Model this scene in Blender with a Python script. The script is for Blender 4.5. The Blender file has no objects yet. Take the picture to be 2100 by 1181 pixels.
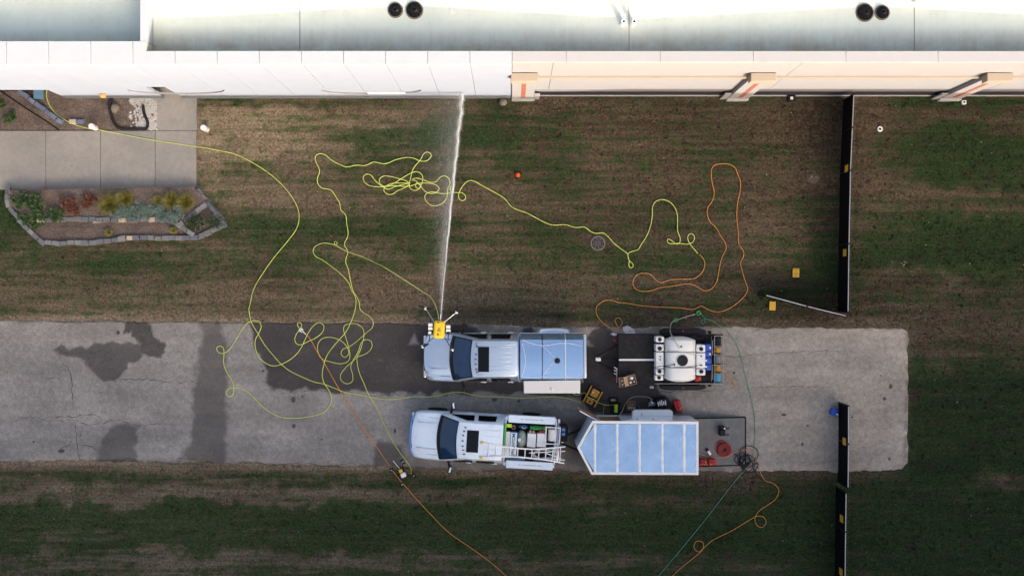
import bpy, bmesh, math, random
import numpy as np
from mathutils import Vector, Matrix
random.seed(7); rng = np.random.default_rng(11)
scn = bpy.context.scene; COL = scn.collection
R = math.radians; PI = math.pi

# ------------------------------------------------------------------ camera, world, sun, exposure
CAM_H = 42.0; FPX = 2100.0
cam_d = bpy.data.cameras.new('camera'); cam = bpy.data.objects.new('camera', cam_d); COL.objects.link(cam)
cam.location = (0, 0, CAM_H); cam.rotation_euler = (0, 0, 0)
cam_d.sensor_width = 36; cam_d.lens = 36 * FPX / 2100; cam_d.clip_end = 2000; scn.camera = cam
SUN_EL = R(24.0); SUN_H = Vector((0.47, -0.88)).normalized()      # low morning sun from below right of the picture
w = bpy.data.worlds.new('World'); scn.world = w; w.use_nodes = True
nt = w.node_tree; bg = nt.nodes['Background']
sky = nt.nodes.new('ShaderNodeTexSky'); sky.sky_type = 'NISHITA'; sky.sun_disc = False
sky.sun_elevation = SUN_EL; sky.sun_rotation = math.atan2(SUN_H.x, SUN_H.y); sky.air_density = 1.0; sky.dust_density = 10.0; sky.ozone_density = 1.0
nt.links.new(sky.outputs[0], bg.inputs[0]); bg.inputs[1].default_value = 0.15
sd = bpy.data.lights.new('sun', 'SUN'); sd.energy = 2.0; sd.angle = R(0.5); sd.color = (1, 0.975, 0.95)
sun = bpy.data.objects.new('sun', sd); COL.objects.link(sun)
sdir = Vector((SUN_H.x * math.cos(SUN_EL), SUN_H.y * math.cos(SUN_EL), math.sin(SUN_EL)))
sun.rotation_euler = sdir.to_track_quat('Z', 'Y').to_euler(); sun.location = (20, -40, 40)
vs = scn.view_settings; vs.view_transform = 'Standard'; vs.look = 'None'; vs.gamma = 1; vs.exposure = 1.5
vs.use_white_balance = True; vs.white_balance_temperature = 6950; vs.white_balance_tint = 10   # camera white balance set for open shade

# ------------------------------------------------------------------ helpers
def P(px, py, h=0.0):
    s = (CAM_H - h) / FPX
    return Vector(((px - 1050) * s, (590.5 - py) * s, h))
def Z(x0, y0, s, pts, h=0.0):                                      # points read in an enlarged crop
    return [P(x0 + a / s, y0 + b / s, h) for a, b in pts]
def tag(o, label=None, cat=None, group=None, kind=None):
    if label: o['label'] = label
    if cat: o['category'] = cat
    if group: o['group'] = group
    if kind: o['kind'] = kind
    return o
def thing(name, label, cat, loc=(0, 0, 0), rz=0.0, group=None):
    o = bpy.data.objects.new(name, None); COL.objects.link(o); o.empty_display_size = .2
    o.location = loc; o.rotation_euler = (0, 0, rz)
    return tag(o, label, cat, group)
def link(name, me, m, parent=None, loc=None, rot=None):
    o = bpy.data.objects.new(name, me); COL.objects.link(o)
    if m is not None and not me.materials: me.materials.append(m)
    if parent: o.parent = parent
    if loc is not None: o.location = loc
    if rot is not None: o.rotation_euler = rot
    return o
class MB:
    def __init__(s): s.v = []; s.f = []
    def add(s, vs, fs):
        n = len(s.v); s.v += [tuple(v) for v in vs]; s.f += [tuple(i + n for i in f) for f in fs]; return s
    def box(s, c, d, rz=0.0, M=None):
        x, y, z = d[0] / 2, d[1] / 2, d[2] / 2; vs = []
        Rm = Matrix.Rotation(rz, 3, 'Z') if M is None else M
        for a in (-x, x):
            for b in (-y, y):
                for e in (-z, z): vs.append(Rm @ Vector((a, b, e)) + Vector(c))
        return s.add(vs, [(0, 1, 3, 2), (4, 6, 7, 5), (0, 4, 5, 1), (2, 3, 7, 6), (0, 2, 6, 4), (1, 5, 7, 3)])
    def b2(s, x0, x1, y0, y1, z0, z1): return s.box(((x0 + x1) / 2, (y0 + y1) / 2, (z0 + z1) / 2), (abs(x1 - x0), abs(y1 - y0), abs(z1 - z0)))
    def prism(s, poly, z0, z1):
        n = len(poly); vs = [(p[0], p[1], z0) for p in poly] + [(p[0], p[1], z1) for p in poly]
        return s.add(vs, [tuple(range(n - 1, -1, -1)), tuple(range(n, 2 * n))] + [(i, (i + 1) % n, n + (i + 1) % n, n + i) for i in range(n)])
    def tube(s, pts, r, n=6, cap=True):
        pts = [Vector(p) for p in pts]; rings = []; up = Vector((0, 0, 1)); rr = r if hasattr(r, '__len__') else [r] * len(pts)
        for i, p in enumerate(pts):
            t = (pts[min(i + 1, len(pts) - 1)] - pts[max(i - 1, 0)])
            t = t.normalized() if t.length > 1e-9 else Vector((1, 0, 0))
            a = t.cross(up)
            if a.length < 1e-3: a = t.cross(Vector((1, 0, 0)))
            a.normalize(); b = a.cross(t)
            rings.append([p + (a * math.cos(q) + b * math.sin(q)) * rr[i] for q in [2 * PI * k / n for k in range(n)]])
        return s.loft(rings, closed=True, cap=cap)
    def cyl(s, p0, p1, r0, r1=None, n=16): return s.tube([p0, p1], [r0, r0 if r1 is None else r1], n)
    def loft(s, rings, closed=False, cap=False):
        n = len(rings[0]); m = len(rings); vs = [v for r in rings for v in r]; fs = []
        for i in range(m - 1):
            for k in range(n if closed else n - 1):
                k2 = (k + 1) % n; fs.append((i * n + k, i * n + k2, (i + 1) * n + k2, (i + 1) * n + k))
        if cap: fs.append(tuple(range(n - 1, -1, -1))); fs.append(tuple((m - 1) * n + k for k in range(n)))
        return s.add(vs, fs)
    def lathe(s, c, prof, n=20, axis='Z'):
        rings = []
        for r, h in prof:
            ring = []
            for k in range(n):
                a = 2 * PI * k / n; u, v = r * math.cos(a), r * math.sin(a)
                q = (u, v, h) if axis == 'Z' else ((h, u, v) if axis == 'X' else (v, h, u))
                ring.append(Vector(c) + Vector(q))
            rings.append(ring)
        return s.loft(rings, closed=True, cap=True)
    def torus(s, c, Rr, r, n=20, m=8, M=None):
        pts = []
        for i in range(n):
            a = 2 * PI * i / n
            for k in range(m):
                b = 2 * PI * k / m; q = Vector(((Rr + r * math.cos(b)) * math.cos(a), (Rr + r * math.cos(b)) * math.sin(a), r * math.sin(b)))
                pts.append(Vector(c) + (M @ q if M else q))
        return s.add(pts, [(i * m + k, ((i + 1) % n) * m + k, ((i + 1) % n) * m + (k + 1) % m, i * m + (k + 1) % m) for i in range(n) for k in range(m)])
    def mesh(s, name, smooth=None):
        me = bpy.data.meshes.new(name); me.from_pydata(s.v, [], s.f); me.update()
        bm = bmesh.new(); bm.from_mesh(me); bmesh.ops.recalc_face_normals(bm, faces=bm.faces); bm.to_mesh(me); bm.free()
        if smooth:
            me.polygons.foreach_set('use_smooth', [True] * len(me.polygons)); me.set_sharp_from_angle(angle=R(smooth))
        return me
    def build(s, name, m, parent=None, smooth=None, bev=0, seg=2, world=False):
        if world and parent is not None:
            L = parent.location; s.v = [(a - L.x, b - L.y, c - L.z) for a, b, c in s.v]
        o = link(name, s.mesh(name, smooth), m, parent)
        if bev:
            bv = o.modifiers.new('bevel', 'BEVEL'); bv.width = bev; bv.segments = seg; bv.limit_method = 'ANGLE'; bv.angle_limit = R(35)
            if not smooth:
                o.data.polygons.foreach_set('use_smooth', [True] * len(o.data.polygons)); o.data.set_sharp_from_angle(angle=R(40)); bv.harden_normals = False
        return o
def catmull(pts, step=0.06):
    pts = [Vector(p) for p in pts]; q = [2 * pts[0] - pts[1]] + pts + [2 * pts[-1] - pts[-2]]; out = []
    for i in range(1, len(q) - 2):
        a, b, c, d = q[i - 1], q[i], q[i + 1], q[i + 2]; n = max(2, int((c - b).length / step))
        ta = max((b - a).length, 1e-4) ** .5; tb = max((c - b).length, 1e-4) ** .5; tc = max((d - c).length, 1e-4) ** .5
        m1 = (c - b) + tb * ((b - a) / ta - (c - a) / (ta + tb)); m2 = (c - b) + tb * ((d - c) / tc - (d - b) / (tb + tc))
        for k in range(n):
            t = k / n; t2 = t * t; t3 = t2 * t
            out.append((2 * t3 - 3 * t2 + 1) * b + (t3 - 2 * t2 + t) * m1 + (-2 * t3 + 3 * t2) * c + (t3 - t2) * m2)
    return out + [pts[-1]]

# ------------------------------------------------------------------ materials
def nodes(name):
    m = bpy.data.materials.new(name); m.use_nodes = True; t = m.node_tree
    return m, t, t.nodes['Principled BSDF']
def N(t, typ, **kw):
    n = t.nodes.new(typ)
    for k, v in kw.items():
        if hasattr(n, k): setattr(n, k, v)
        else: n.inputs[k].default_value = v
    return n
def noise(t, vec, scale, detail=4, rough=.55, dist=0):
    n = N(t, 'ShaderNodeTexNoise'); n.inputs['Scale'].default_value = scale; n.inputs['Detail'].default_value = detail
    n.inputs['Roughness'].default_value = rough; n.inputs['Distortion'].default_value = dist
    if vec is not None: t.links.new(vec, n.inputs['Vector'])
    return n.outputs['Fac']
def ramp(t, fac, stops):
    n = N(t, 'ShaderNodeValToRGB'); cr = n.color_ramp
    while len(cr.elements) < len(stops): cr.elements.new(.5)
    for e, (p, c) in zip(cr.elements, stops): e.position = p; e.color = (c[0], c[1], c[2], 1) if hasattr(c, '__len__') else (c, c, c, 1)
    t.links.new(fac, n.inputs[0]); return n.outputs[0]
def mth(t, op, a, b=None, clamp=False):
    n = N(t, 'ShaderNodeMath', operation=op); n.use_clamp = clamp
    for i, v in enumerate((a, b)):
        if v is None: continue
        if isinstance(v, (int, float)): n.inputs[i].default_value = v
        else: t.links.new(v, n.inputs[i])
    return n.outputs[0]
def mixc(t, fac, a, b, typ='MIX'):
    n = N(t, 'ShaderNodeMixRGB', blend_type=typ)
    for i, v in enumerate((fac, a, b)):
        if isinstance(v, (int, float)): n.inputs[i].default_value = v
        elif isinstance(v, tuple): n.inputs[i].default_value = (*v, 1)
        else: t.links.new(v, n.inputs[i])
    return n.outputs[0]
def bump(t, b, h, strength=.3, dist=.02):
    n = N(t, 'ShaderNodeBump'); n.inputs['Strength'].default_value = strength; n.inputs['Distance'].default_value = dist
    t.links.new(h, n.inputs['Height']); t.links.new(n.outputs[0], b.inputs['Normal'])
def wpos(t): return N(t, 'ShaderNodeNewGeometry').outputs['Position']
def mat(name, col, rough=.55, metal=0., var=.12, scale=5., bmp=0., bscale=80., coat=0., grime=None, gscale=3., spec=.5):
    m, t, b = nodes(name); p = wpos(t)
    c = mixc(t, mth(t, 'MULTIPLY', noise(t, p, scale), 1.0), tuple(max(0, x * (1 - var)) for x in col), tuple(min(1, x * (1 + var)) for x in col))
    if grime: c = mixc(t, ramp(t, noise(t, p, gscale, 6, .65), [(.48, 0.), (.75, 1.)]), c, grime)
    t.links.new(c, b.inputs['Base Color'])
    b.inputs['Roughness'].default_value = rough; b.inputs['Metallic'].default_value = metal
    b.inputs['Coat Weight'].default_value = coat; b.inputs['Coat Roughness'].default_value = .06; b.inputs['Specular IOR Level'].default_value = spec
    if bmp: bump(t, b, noise(t, p, bscale, 5, .6), bmp)
    return m
def stone_mat(name, cols, scale=3.):
    m, t, b = nodes(name); oi = N(t, 'ShaderNodeObjectInfo'); p = wpos(t)
    c = ramp(t, oi.outputs['Random'], [(i / max(1, len(cols) - 1), q) for i, q in enumerate(cols)])
    c = mixc(t, .75, c, ramp(t, noise(t, p, 22, 6, .7), [(.25, .55), (.75, 1.35)]), 'MULTIPLY')
    t.links.new(c, b.inputs['Base Color']); b.inputs['Roughness'].default_value = .9; bump(t, b, noise(t, p, 40, 6, .7), .6); return m
M = {}
M['white_paint_sky_tint'] = mat('white_paint_sky_tint', (.66, .76, .88), .28, var=.04, scale=1.5, coat=.7, grime=(.57, .66, .75), gscale=2)  # bluish white: sky reflection put into the base colour
M['silver_paint_sky_tint'] = mat('silver_paint_sky_tint', (.50, .60, .72), .16, metal=.55, var=.04, coat=.8)  # blue added to the silver stands in for reflected sky
M['white_plastic'] = mat('white_plastic', (.68, .70, .72), .4, var=.05, scale=3)
M['cream'] = mat('cream', (.74, .70, .66), .5, var=.04)
M['tank_plastic'] = mat('tank_plastic', (.68, .69, .69), .38, var=.05, scale=2)
M['black_plastic'] = mat('black_plastic', (.014, .014, .016), .5, var=.3, spec=.18)
M['black_deck'] = mat('black_deck', (.012, .012, .014), .7, var=.3, grime=(.03, .03, .03), gscale=6, spec=.18)
M['black_metal'] = mat('black_metal', (.012, .012, .014), .42, var=.2, spec=.18)
M['rubber'] = mat('rubber', (.012, .012, .012), .85, var=.2, spec=.18)
M['glass_dark'] = mat('glass_dark', (.002, .003, .005), .05, var=.1, spec=.25)
M['windshield'] = mat('windshield', (.006, .030, .085), .05, var=.5, scale=2.5, spec=.6)  # blue base colour adds to the sky mirrored in the glass
M['chrome'] = mat('chrome', (.75, .76, .78), .15, metal=1., var=.03)
M['aluminium'] = mat('aluminium', (.38, .57, .82), .12, metal=.8, var=.06, scale=6)  # metal tinted blue to paint in more of the sky's reflection
M['alu_bright'] = mat('alu_bright', (.80, .80, .81), .5, metal=.3, var=.05)
M['red_plastic'] = mat('red_plastic', (.42, .012, .016), .4, var=.2)
M['red_light'] = mat('red_light', (.35, .01, .01), .2, coat=1.)
M['red_hose'] = mat('red_hose', (.22, .012, .014), .5, var=.25)
M['amber'] = mat('amber', (.10, .03, .02), .25, coat=.8)
M['yellow_plastic'] = mat('yellow_plastic', (.72, .48, .02), .4, var=.08)
M['yellow_sign'] = mat('yellow_sign', (.66, .38, .03), .45, var=.12, scale=12)
M['yellow_gen'] = mat('yellow_gen', (.48, .22, .008), .45, var=.15)
M['orange_plastic'] = mat('orange_plastic', (.75, .11, .015), .5, var=.1)
M['blue_plastic'] = mat('blue_plastic', (.008, .07, .42), .38, var=.15)
M['blue_strip'] = mat('blue_strip', (.05, .2, .62), .2, coat=1.)
M['green_plastic'] = mat('green_plastic', (.03, .3, .06), .45, var=.2)
M['green_frame'] = mat('green_frame', (.04, .45, .10), .45, var=.15)
M['lime'] = mat('lime', (.42, .58, .03), .5, var=.15)
M['lime_hose'] = mat('lime_hose', (.60, .70, .15), .5, var=.12)
M['orange_hose'] = mat('orange_hose', (.64, .25, .05), .5, var=.12)
M['teal_hose'] = mat('teal_hose', (.07, .30, .22), .5, var=.12)
M['tan_hose'] = mat('tan_hose', (.45, .40, .32), .5, var=.1)
M['black_hose'] = mat('black_hose', (.012, .012, .014), .5, var=.2, spec=.18)
M['grey_hose'] = mat('grey_hose', (.16, .17, .18), .6, var=.25, scale=40)
M['blue_hose'] = mat('blue_hose', (.06, .30, .50), .5, var=.25, scale=40)
M['gold_hose'] = mat('gold_hose', (.55, .26, .03), .5, var=.25, scale=40)
M['white_hose'] = mat('white_hose', (.72, .71, .68), .5, var=.08, scale=40)
M['cardboard'] = mat('cardboard', (.36, .24, .15), .85, var=.15)
M['plywood'] = mat('plywood', (.36, .20, .10), .6, var=.3, scale=9)
M['ramp_grey'] = mat('ramp_grey', (.12, .125, .13), .7, var=.25, scale=4, bmp=.2, grime=(.17, .16, .155), gscale=5)
M['sack'] = mat('sack', (.30, .33, .30), .35, var=.5, scale=9, bmp=.5, bscale=12)
M['print'] = mat('print', (.03, .03, .04), .5, var=.1)
M['brown_print'] = mat('brown_print', (.16, .07, .01), .5, var=.2)
M['foundation'] = mat('foundation', (.15, .165, .19), .85, var=.15, bmp=.2, spec=.04)  # darkened so its colour carries the shadow along the wall foot
M['dark_course'] = mat('dark_course', (.035, .033, .045), .8, var=.25, bmp=.2, spec=.04)
M['mid_course'] = mat('mid_course', (.19, .19, .20), .85, var=.1, spec=.04)
M['wall_white'] = mat('wall_white', (.265, .292, .352), .6, var=.05, scale=1.3, bmp=.05, spec=.04)
M['coping_white'] = mat('coping_white', (.36, .39, .43), .45, var=.06, scale=2, spec=.04)
M['wall_tan'] = mat('wall_tan', (.272, .262, .266), .85, var=.03, scale=1.2, bmp=.15, bscale=120, spec=.04)
M['coping_tan'] = mat('coping_tan', (.34, .34, .35), .7, var=.05, scale=2, spec=.04)
M['cap_tan'] = mat('cap_tan', (.30, .25, .20), .85, var=.06, scale=2, spec=.04)
M['inlay_red'] = mat('inlay_red', (.27, .10, .065), .85, var=.15, spec=.04)
M['joint'] = mat('joint', (.25, .2, .17), .9)
M['pipe_white'] = mat('pipe_white', (.78, .77, .75), .5)
M['iron'] = mat('iron', (.17, .15, .15), .6, metal=.4, var=.3, scale=20, bmp=.3)
M['concrete_ring'] = mat('concrete_ring', (.16, .135, .12), .9, var=.25, scale=15, bmp=.4)
M['pit'] = mat('pit', (.006, .005, .005), .9)
M['boulder'] = mat('boulder', (.16, .142, .12), .9, var=.3, scale=14, bmp=.6, bscale=30)
M['utility'] = mat('utility', (.10, .22, .34), .5, var=.1)
M['screen'] = mat('screen', (.007, .007, .008), .8, var=.3, scale=40, bmp=.2, bscale=300, spec=.04)
M['rail'] = mat('rail', (.42, .42, .46), .4, metal=.5)
M['frame_grey'] = mat('frame_grey', (.30, .30, .31), .45, metal=.5)
M['wire'] = mat('wire', (.16, .16, .17), .5, metal=.5)
M['crack'] = mat('crack', (.042, .039, .038), .95, var=.3)
M['oil'] = mat('oil', (.05, .047, .047), .6, var=.3, scale=30)
M['limewash'] = mat('limewash', (.62, .61, .60), .9, var=.2, scale=30, bmp=.4)
M['dirt'] = mat('dirt', (.075, .055, .045), .95, var=.4, scale=14, bmp=.6, bscale=30)
M['water'] = mat('water', (.93, .95, .97), .3, var=.02)
M['brick_far'] = mat('brick_far', (.22, .18, .15), .9, var=.15)
M['block'] = stone_mat('block', [(.09, .10, .125), (.15, .16, .18), (.22, .22, .225), (.11, .12, .145), (.19, .185, .185), (.12, .13, .155)])
M['block_tan'] = stone_mat('block_tan', [(.42, .34, .26), (.5, .42, .34)])
M['block_blue'] = stone_mat('block_blue', [(.11, .14, .22), (.16, .20, .29)])
M['river'] = stone_mat('river', [(.36, .355, .35)])
M['leaf_green'] = mat('leaf_green', (.05, .10, .03), .6, var=.6, scale=9)
M['leaf_dark'] = mat('leaf_dark', (.03, .055, .022), .6, var=.6, scale=9)
M['leaf_red'] = mat('leaf_red', (.14, .05, .032), .6, var=.6, scale=9)
M['leaf_gold'] = mat('leaf_gold', (.17, .155, .03), .6, var=.6, scale=9)
M['leaf_blue'] = mat('leaf_blue', (.14, .22, .19), .6, var=.5, scale=9)
M['leaf_litter'] = mat('leaf_litter', (.26, .2, .13), .9, var=.6, scale=30)
M['gravel'] = mat('gravel', (.15, .135, .12), .95, var=.7, scale=40)
M['stem'] = mat('stem', (.07, .045, .03), .9)
M['lamp_orange'] = mat('lamp_orange', (.6, .25, .06), .4)

def surface_mats():
    # lawn: greenness and brown tone are stored as vertex attributes; noise breaks them up
    m, t, b = nodes('turf'); p = wpos(t)
    at = N(t, 'ShaderNodeAttribute'); at.attribute_name = 'turf'
    sp = N(t, 'ShaderNodeSeparateColor'); t.links.new(at.outputs['Color'], sp.inputs[0])
    mp = N(t, 'ShaderNodeMapping'); t.links.new(p, mp.inputs[0]); mp.inputs['Scale'].default_value = (.16, 2.2, 1)
    st = noise(t, mp.outputs[0], 1.6, 6, .65); n1 = noise(t, p, 1.3, 8, .7, .3); n2 = noise(t, p, 4.2, 7, .72, .2); n3 = noise(t, p, 11, 5, .75)
    def cen(x, k): return mth(t, 'MULTIPLY', mth(t, 'SUBTRACT', ramp(t, x, [(.33, 0.), (.67, 1.)]), .5), k)
    g = mth(t, 'ADD', mth(t, 'ADD', sp.outputs[0], cen(st, .75)), mth(t, 'ADD', cen(n1, .75), mth(t, 'ADD', cen(n2, 1.15), cen(n3, .5))), True)
    d = mth(t, 'ADD', mth(t, 'ADD', mth(t, 'ADD', sp.outputs[1], cen(st, -.12)), cen(n1, .22)), mth(t, 'ADD', cen(n2, .42), cen(n3, .30)), True)
    br = ramp(t, d, [(0, (.030, .021, .015)), (.35, (.083, .061, .042)), (.7, (.165, .125, .087)), (1, (.27, .21, .15))])
    gr = ramp(t, d, [(0, (.011, .023, .0085)), (.4, (.027, .046, .016)), (1, (.066, .084, .034))])
    c = mixc(t, ramp(t, g, [(.22, 0.), (.78, 1.)]), br, gr)
    c = mixc(t, 1.0, c, ramp(t, n3, [(.30, .55), (.5, .98), (.70, 1.48)]), 'MULTIPLY')
    c = mixc(t, 1.0, c, ramp(t, noise(t, p, 26, 3, .7), [(.3, .72), (.7, 1.32)]), 'MULTIPLY')
    t.links.new(c, b.inputs['Base Color']); b.inputs['Roughness'].default_value = .95; b.inputs['Specular IOR Level'].default_value = .15
    bump(t, b, mth(t, 'ADD', n3, mth(t, 'MULTIPLY', n2, 1.5)), .8, .04); M['turf'] = m
    # driveway: bleached old asphalt, wet where the attribute says so
    m, t, b = nodes('asphalt'); p = wpos(t)
    at = N(t, 'ShaderNodeAttribute'); at.attribute_name = 'wet'
    sp = N(t, 'ShaderNodeSeparateColor'); t.links.new(at.outputs['Color'], sp.inputs[0])
    mp = N(t, 'ShaderNodeMapping'); t.links.new(p, mp.inputs[0]); mp.inputs['Scale'].default_value = (.16, .9, 1)
    big = noise(t, mp.outputs[0], 1.2, 6, .6); big2 = noise(t, p, .55, 6, .65); agg = noise(t, p, 17, 6, .85); mid = noise(t, p, 5, 6, .75)
    c = ramp(t, mth(t, 'ADD', mth(t, 'MULTIPLY', big, .55), mth(t, 'MULTIPLY', big2, .45)), [(.32, (.165, .155, .150)), (.5, (.235, .220, .210)), (.68, (.325, .303, .283))])
    c = mixc(t, 1., c, ramp(t, agg, [(.30, .62), (.5, 1.), (.70, 1.36)]), 'MULTIPLY')
    c = mixc(t, 1., c, ramp(t, mid, [(.30, .76), (.70, 1.22)]), 'MULTIPLY')
    wt = mth(t, 'ADD', sp.outputs[0], mth(t, 'MULTIPLY', mth(t, 'SUBTRACT', mid, .5), mth(t, 'MULTIPLY', sp.outputs[0], 1.1)), True)
    c = mixc(t, wt, c, mixc(t, 1., c, (.20, .185, .19), 'MULTIPLY'))
    c = mixc(t, sp.outputs[1], c, mixc(t, 1., c, (1.30, 1.22, 1.12), 'MULTIPLY'))
    t.links.new(c, b.inputs['Base Color'])
    t.links.new(ramp(t, wt, [(0, .92), (1, .72)]), b.inputs['Roughness']); b.inputs['Specular IOR Level'].default_value = .35
    bump(t, b, agg, .5, .012); M['asphalt'] = m
    # broomed concrete
    m, t, b = nodes('concrete'); p = wpos(t)
    c = ramp(t, noise(t, p, .6, 6, .6), [(.3, (.205, .195, .187)), (.7, (.27, .254, .240))])
    c = mixc(t, 1., c, ramp(t, noise(t, p, 7, 6, .7), [(.3, .88), (.7, 1.08)]), 'MULTIPLY')
    c = mixc(t, 1., c, ramp(t, noise(t, p, 60, 3, .7), [(.3, .93), (.7, 1.06)]), 'MULTIPLY')
    c = mixc(t, ramp(t, noise(t, p, 3.3, 3, .5), [(.70, 0.), (.76, .35)]), c, (.15, .13, .12))
    t.links.new(c, b.inputs['Base Color']); b.inputs['Roughness'].default_value = .9; bump(t, b, noise(t, p, 70, 4, .7), .25, .01); M['concrete'] = m
    # mulch
    m, t, b = nodes('mulch'); p = wpos(t)
    c = ramp(t, noise(t, p, 18, 6, .8), [(.3, (.05, .038, .034)), (.5, (.15, .112, .096)), (.72, (.34, .275, .235))])
    c = mixc(t, 1., c, ramp(t, noise(t, p, 1.5, 4, .6), [(.3, .6), (.7, 1.25)]), 'MULTIPLY')
    t.links.new(c, b.inputs['Base Color']); b.inputs['Roughness'].default_value = .95; bump(t, b, noise(t, p, 22, 6, .8), 1., .05); M['mulch'] = m
    # roof membrane: pale, with brown dust washed along the parapet and down the seams
    m, t, b = nodes('membrane'); p = wpos(t)
    sx = N(t, 'ShaderNodeSeparateXYZ'); t.links.new(p, sx.inputs[0])
    c = ramp(t, noise(t, p, .8, 6, .6), [(.3, (.57, .64, .58)), (.7, (.67, .73, .66))])
    dv = mth(t, 'SUBTRACT', sx.outputs[1], 8.35); dust = mth(t, 'MULTIPLY', ramp(t, dv, [(.0, 1.), (.25, .8), (.95, 0.)]), ramp(t, noise(t, p, 1.6, 6, .7), [(.3, .25), (.7, 1.)]))
    mp = N(t, 'ShaderNodeMapping'); t.links.new(p, mp.inputs[0]); mp.inputs['Scale'].default_value = (3.2, .35, 1)
    run = ramp(t, noise(t, mp.outputs[0], 1.4, 6, .7), [(.45, 0.), (.72, 1.)]); fad = ramp(t, dv, [(.0, .6), (.98, .08)])
    c = mixc(t, mth(t, 'MULTIPLY', dust, .95), c, (.34, .265, .17)); c = mixc(t, mth(t, 'MULTIPLY', run, fad), c, (.40, .36, .27))
    c = mixc(t, mth(t, 'MULTIPLY', ramp(t, noise(t, p, 5, 8, .75), [(.55, 0.), (.8, 1.)]), .35), c, (.34, .3, .25))
    t.links.new(c, b.inputs['Base Color']); b.inputs['Roughness'].default_value = .75; bump(t, b, noise(t, p, 6, 4, .6), .1, .02); M['membrane'] = m
    # trailer roof sheet: aluminium with smears, the sky's blue reflection put into its colour
    m, t, b = nodes('roof_sheet_sky_tint'); p = wpos(t)
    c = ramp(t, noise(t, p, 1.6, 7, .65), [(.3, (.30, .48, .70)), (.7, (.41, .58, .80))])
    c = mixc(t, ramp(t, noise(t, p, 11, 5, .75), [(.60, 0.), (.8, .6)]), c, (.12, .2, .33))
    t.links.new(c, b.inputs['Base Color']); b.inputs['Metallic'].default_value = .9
    t.links.new(ramp(t, noise(t, p, 3, 6, .7), [(.3, .10), (.7, .3)]), b.inputs['Roughness']); bump(t, b, noise(t, p, 2.0, 3, .5), .10, .03); M['roof_sheet_sky_tint'] = m
surface_mats()

# ------------------------------------------------------------------ ground fields
def seg_dist(X, Y, poly, close=True):
    d = np.full(X.shape, 1e9); n = len(poly)
    for i in range(n if close else n - 1):
        ax, ay = poly[i][0], poly[i][1]; bx, by = poly[(i + 1) % n][0], poly[(i + 1) % n][1]
        dx, dy = bx - ax, by - ay; L = dx * dx + dy * dy + 1e-12
        t = np.clip(((X - ax) * dx + (Y - ay) * dy) / L, 0, 1)
        d = np.minimum(d, np.hypot(X - ax - t * dx, Y - ay - t * dy))
    return d
def inside(X, Y, poly):
    r = np.zeros(X.shape, bool); n = len(poly)
    for i in range(n):
        ax, ay = poly[i][0], poly[i][1]; bx, by = poly[(i + 1) % n][0], poly[(i + 1) % n][1]
        if ay == by: continue
        c = ((ay > Y) != (by > Y)) & (X < (bx - ax) * (Y - ay) / (by - ay) + ax); r ^= c
    return r
def vnoise(X, Y, scale, seed):
    g = np.random.default_rng(seed).random((256, 256)); x = X * scale + 1000.3; y = Y * scale + 1000.7
    xi = np.floor(x).astype(int); yi = np.floor(y).astype(int); fx = x - xi; fy = y - yi; fx = fx * fx * (3 - 2 * fx); fy = fy * fy * (3 - 2 * fy)
    a = g[xi % 256, yi % 256]; b = g[(xi + 1) % 256, yi % 256]; c = g[xi % 256, (yi + 1) % 256]; d = g[(xi + 1) % 256, (yi + 1) % 256]
    return (a * (1 - fx) + b * fx) * (1 - fy) + (c * (1 - fx) + d * fx) * fy
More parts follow.
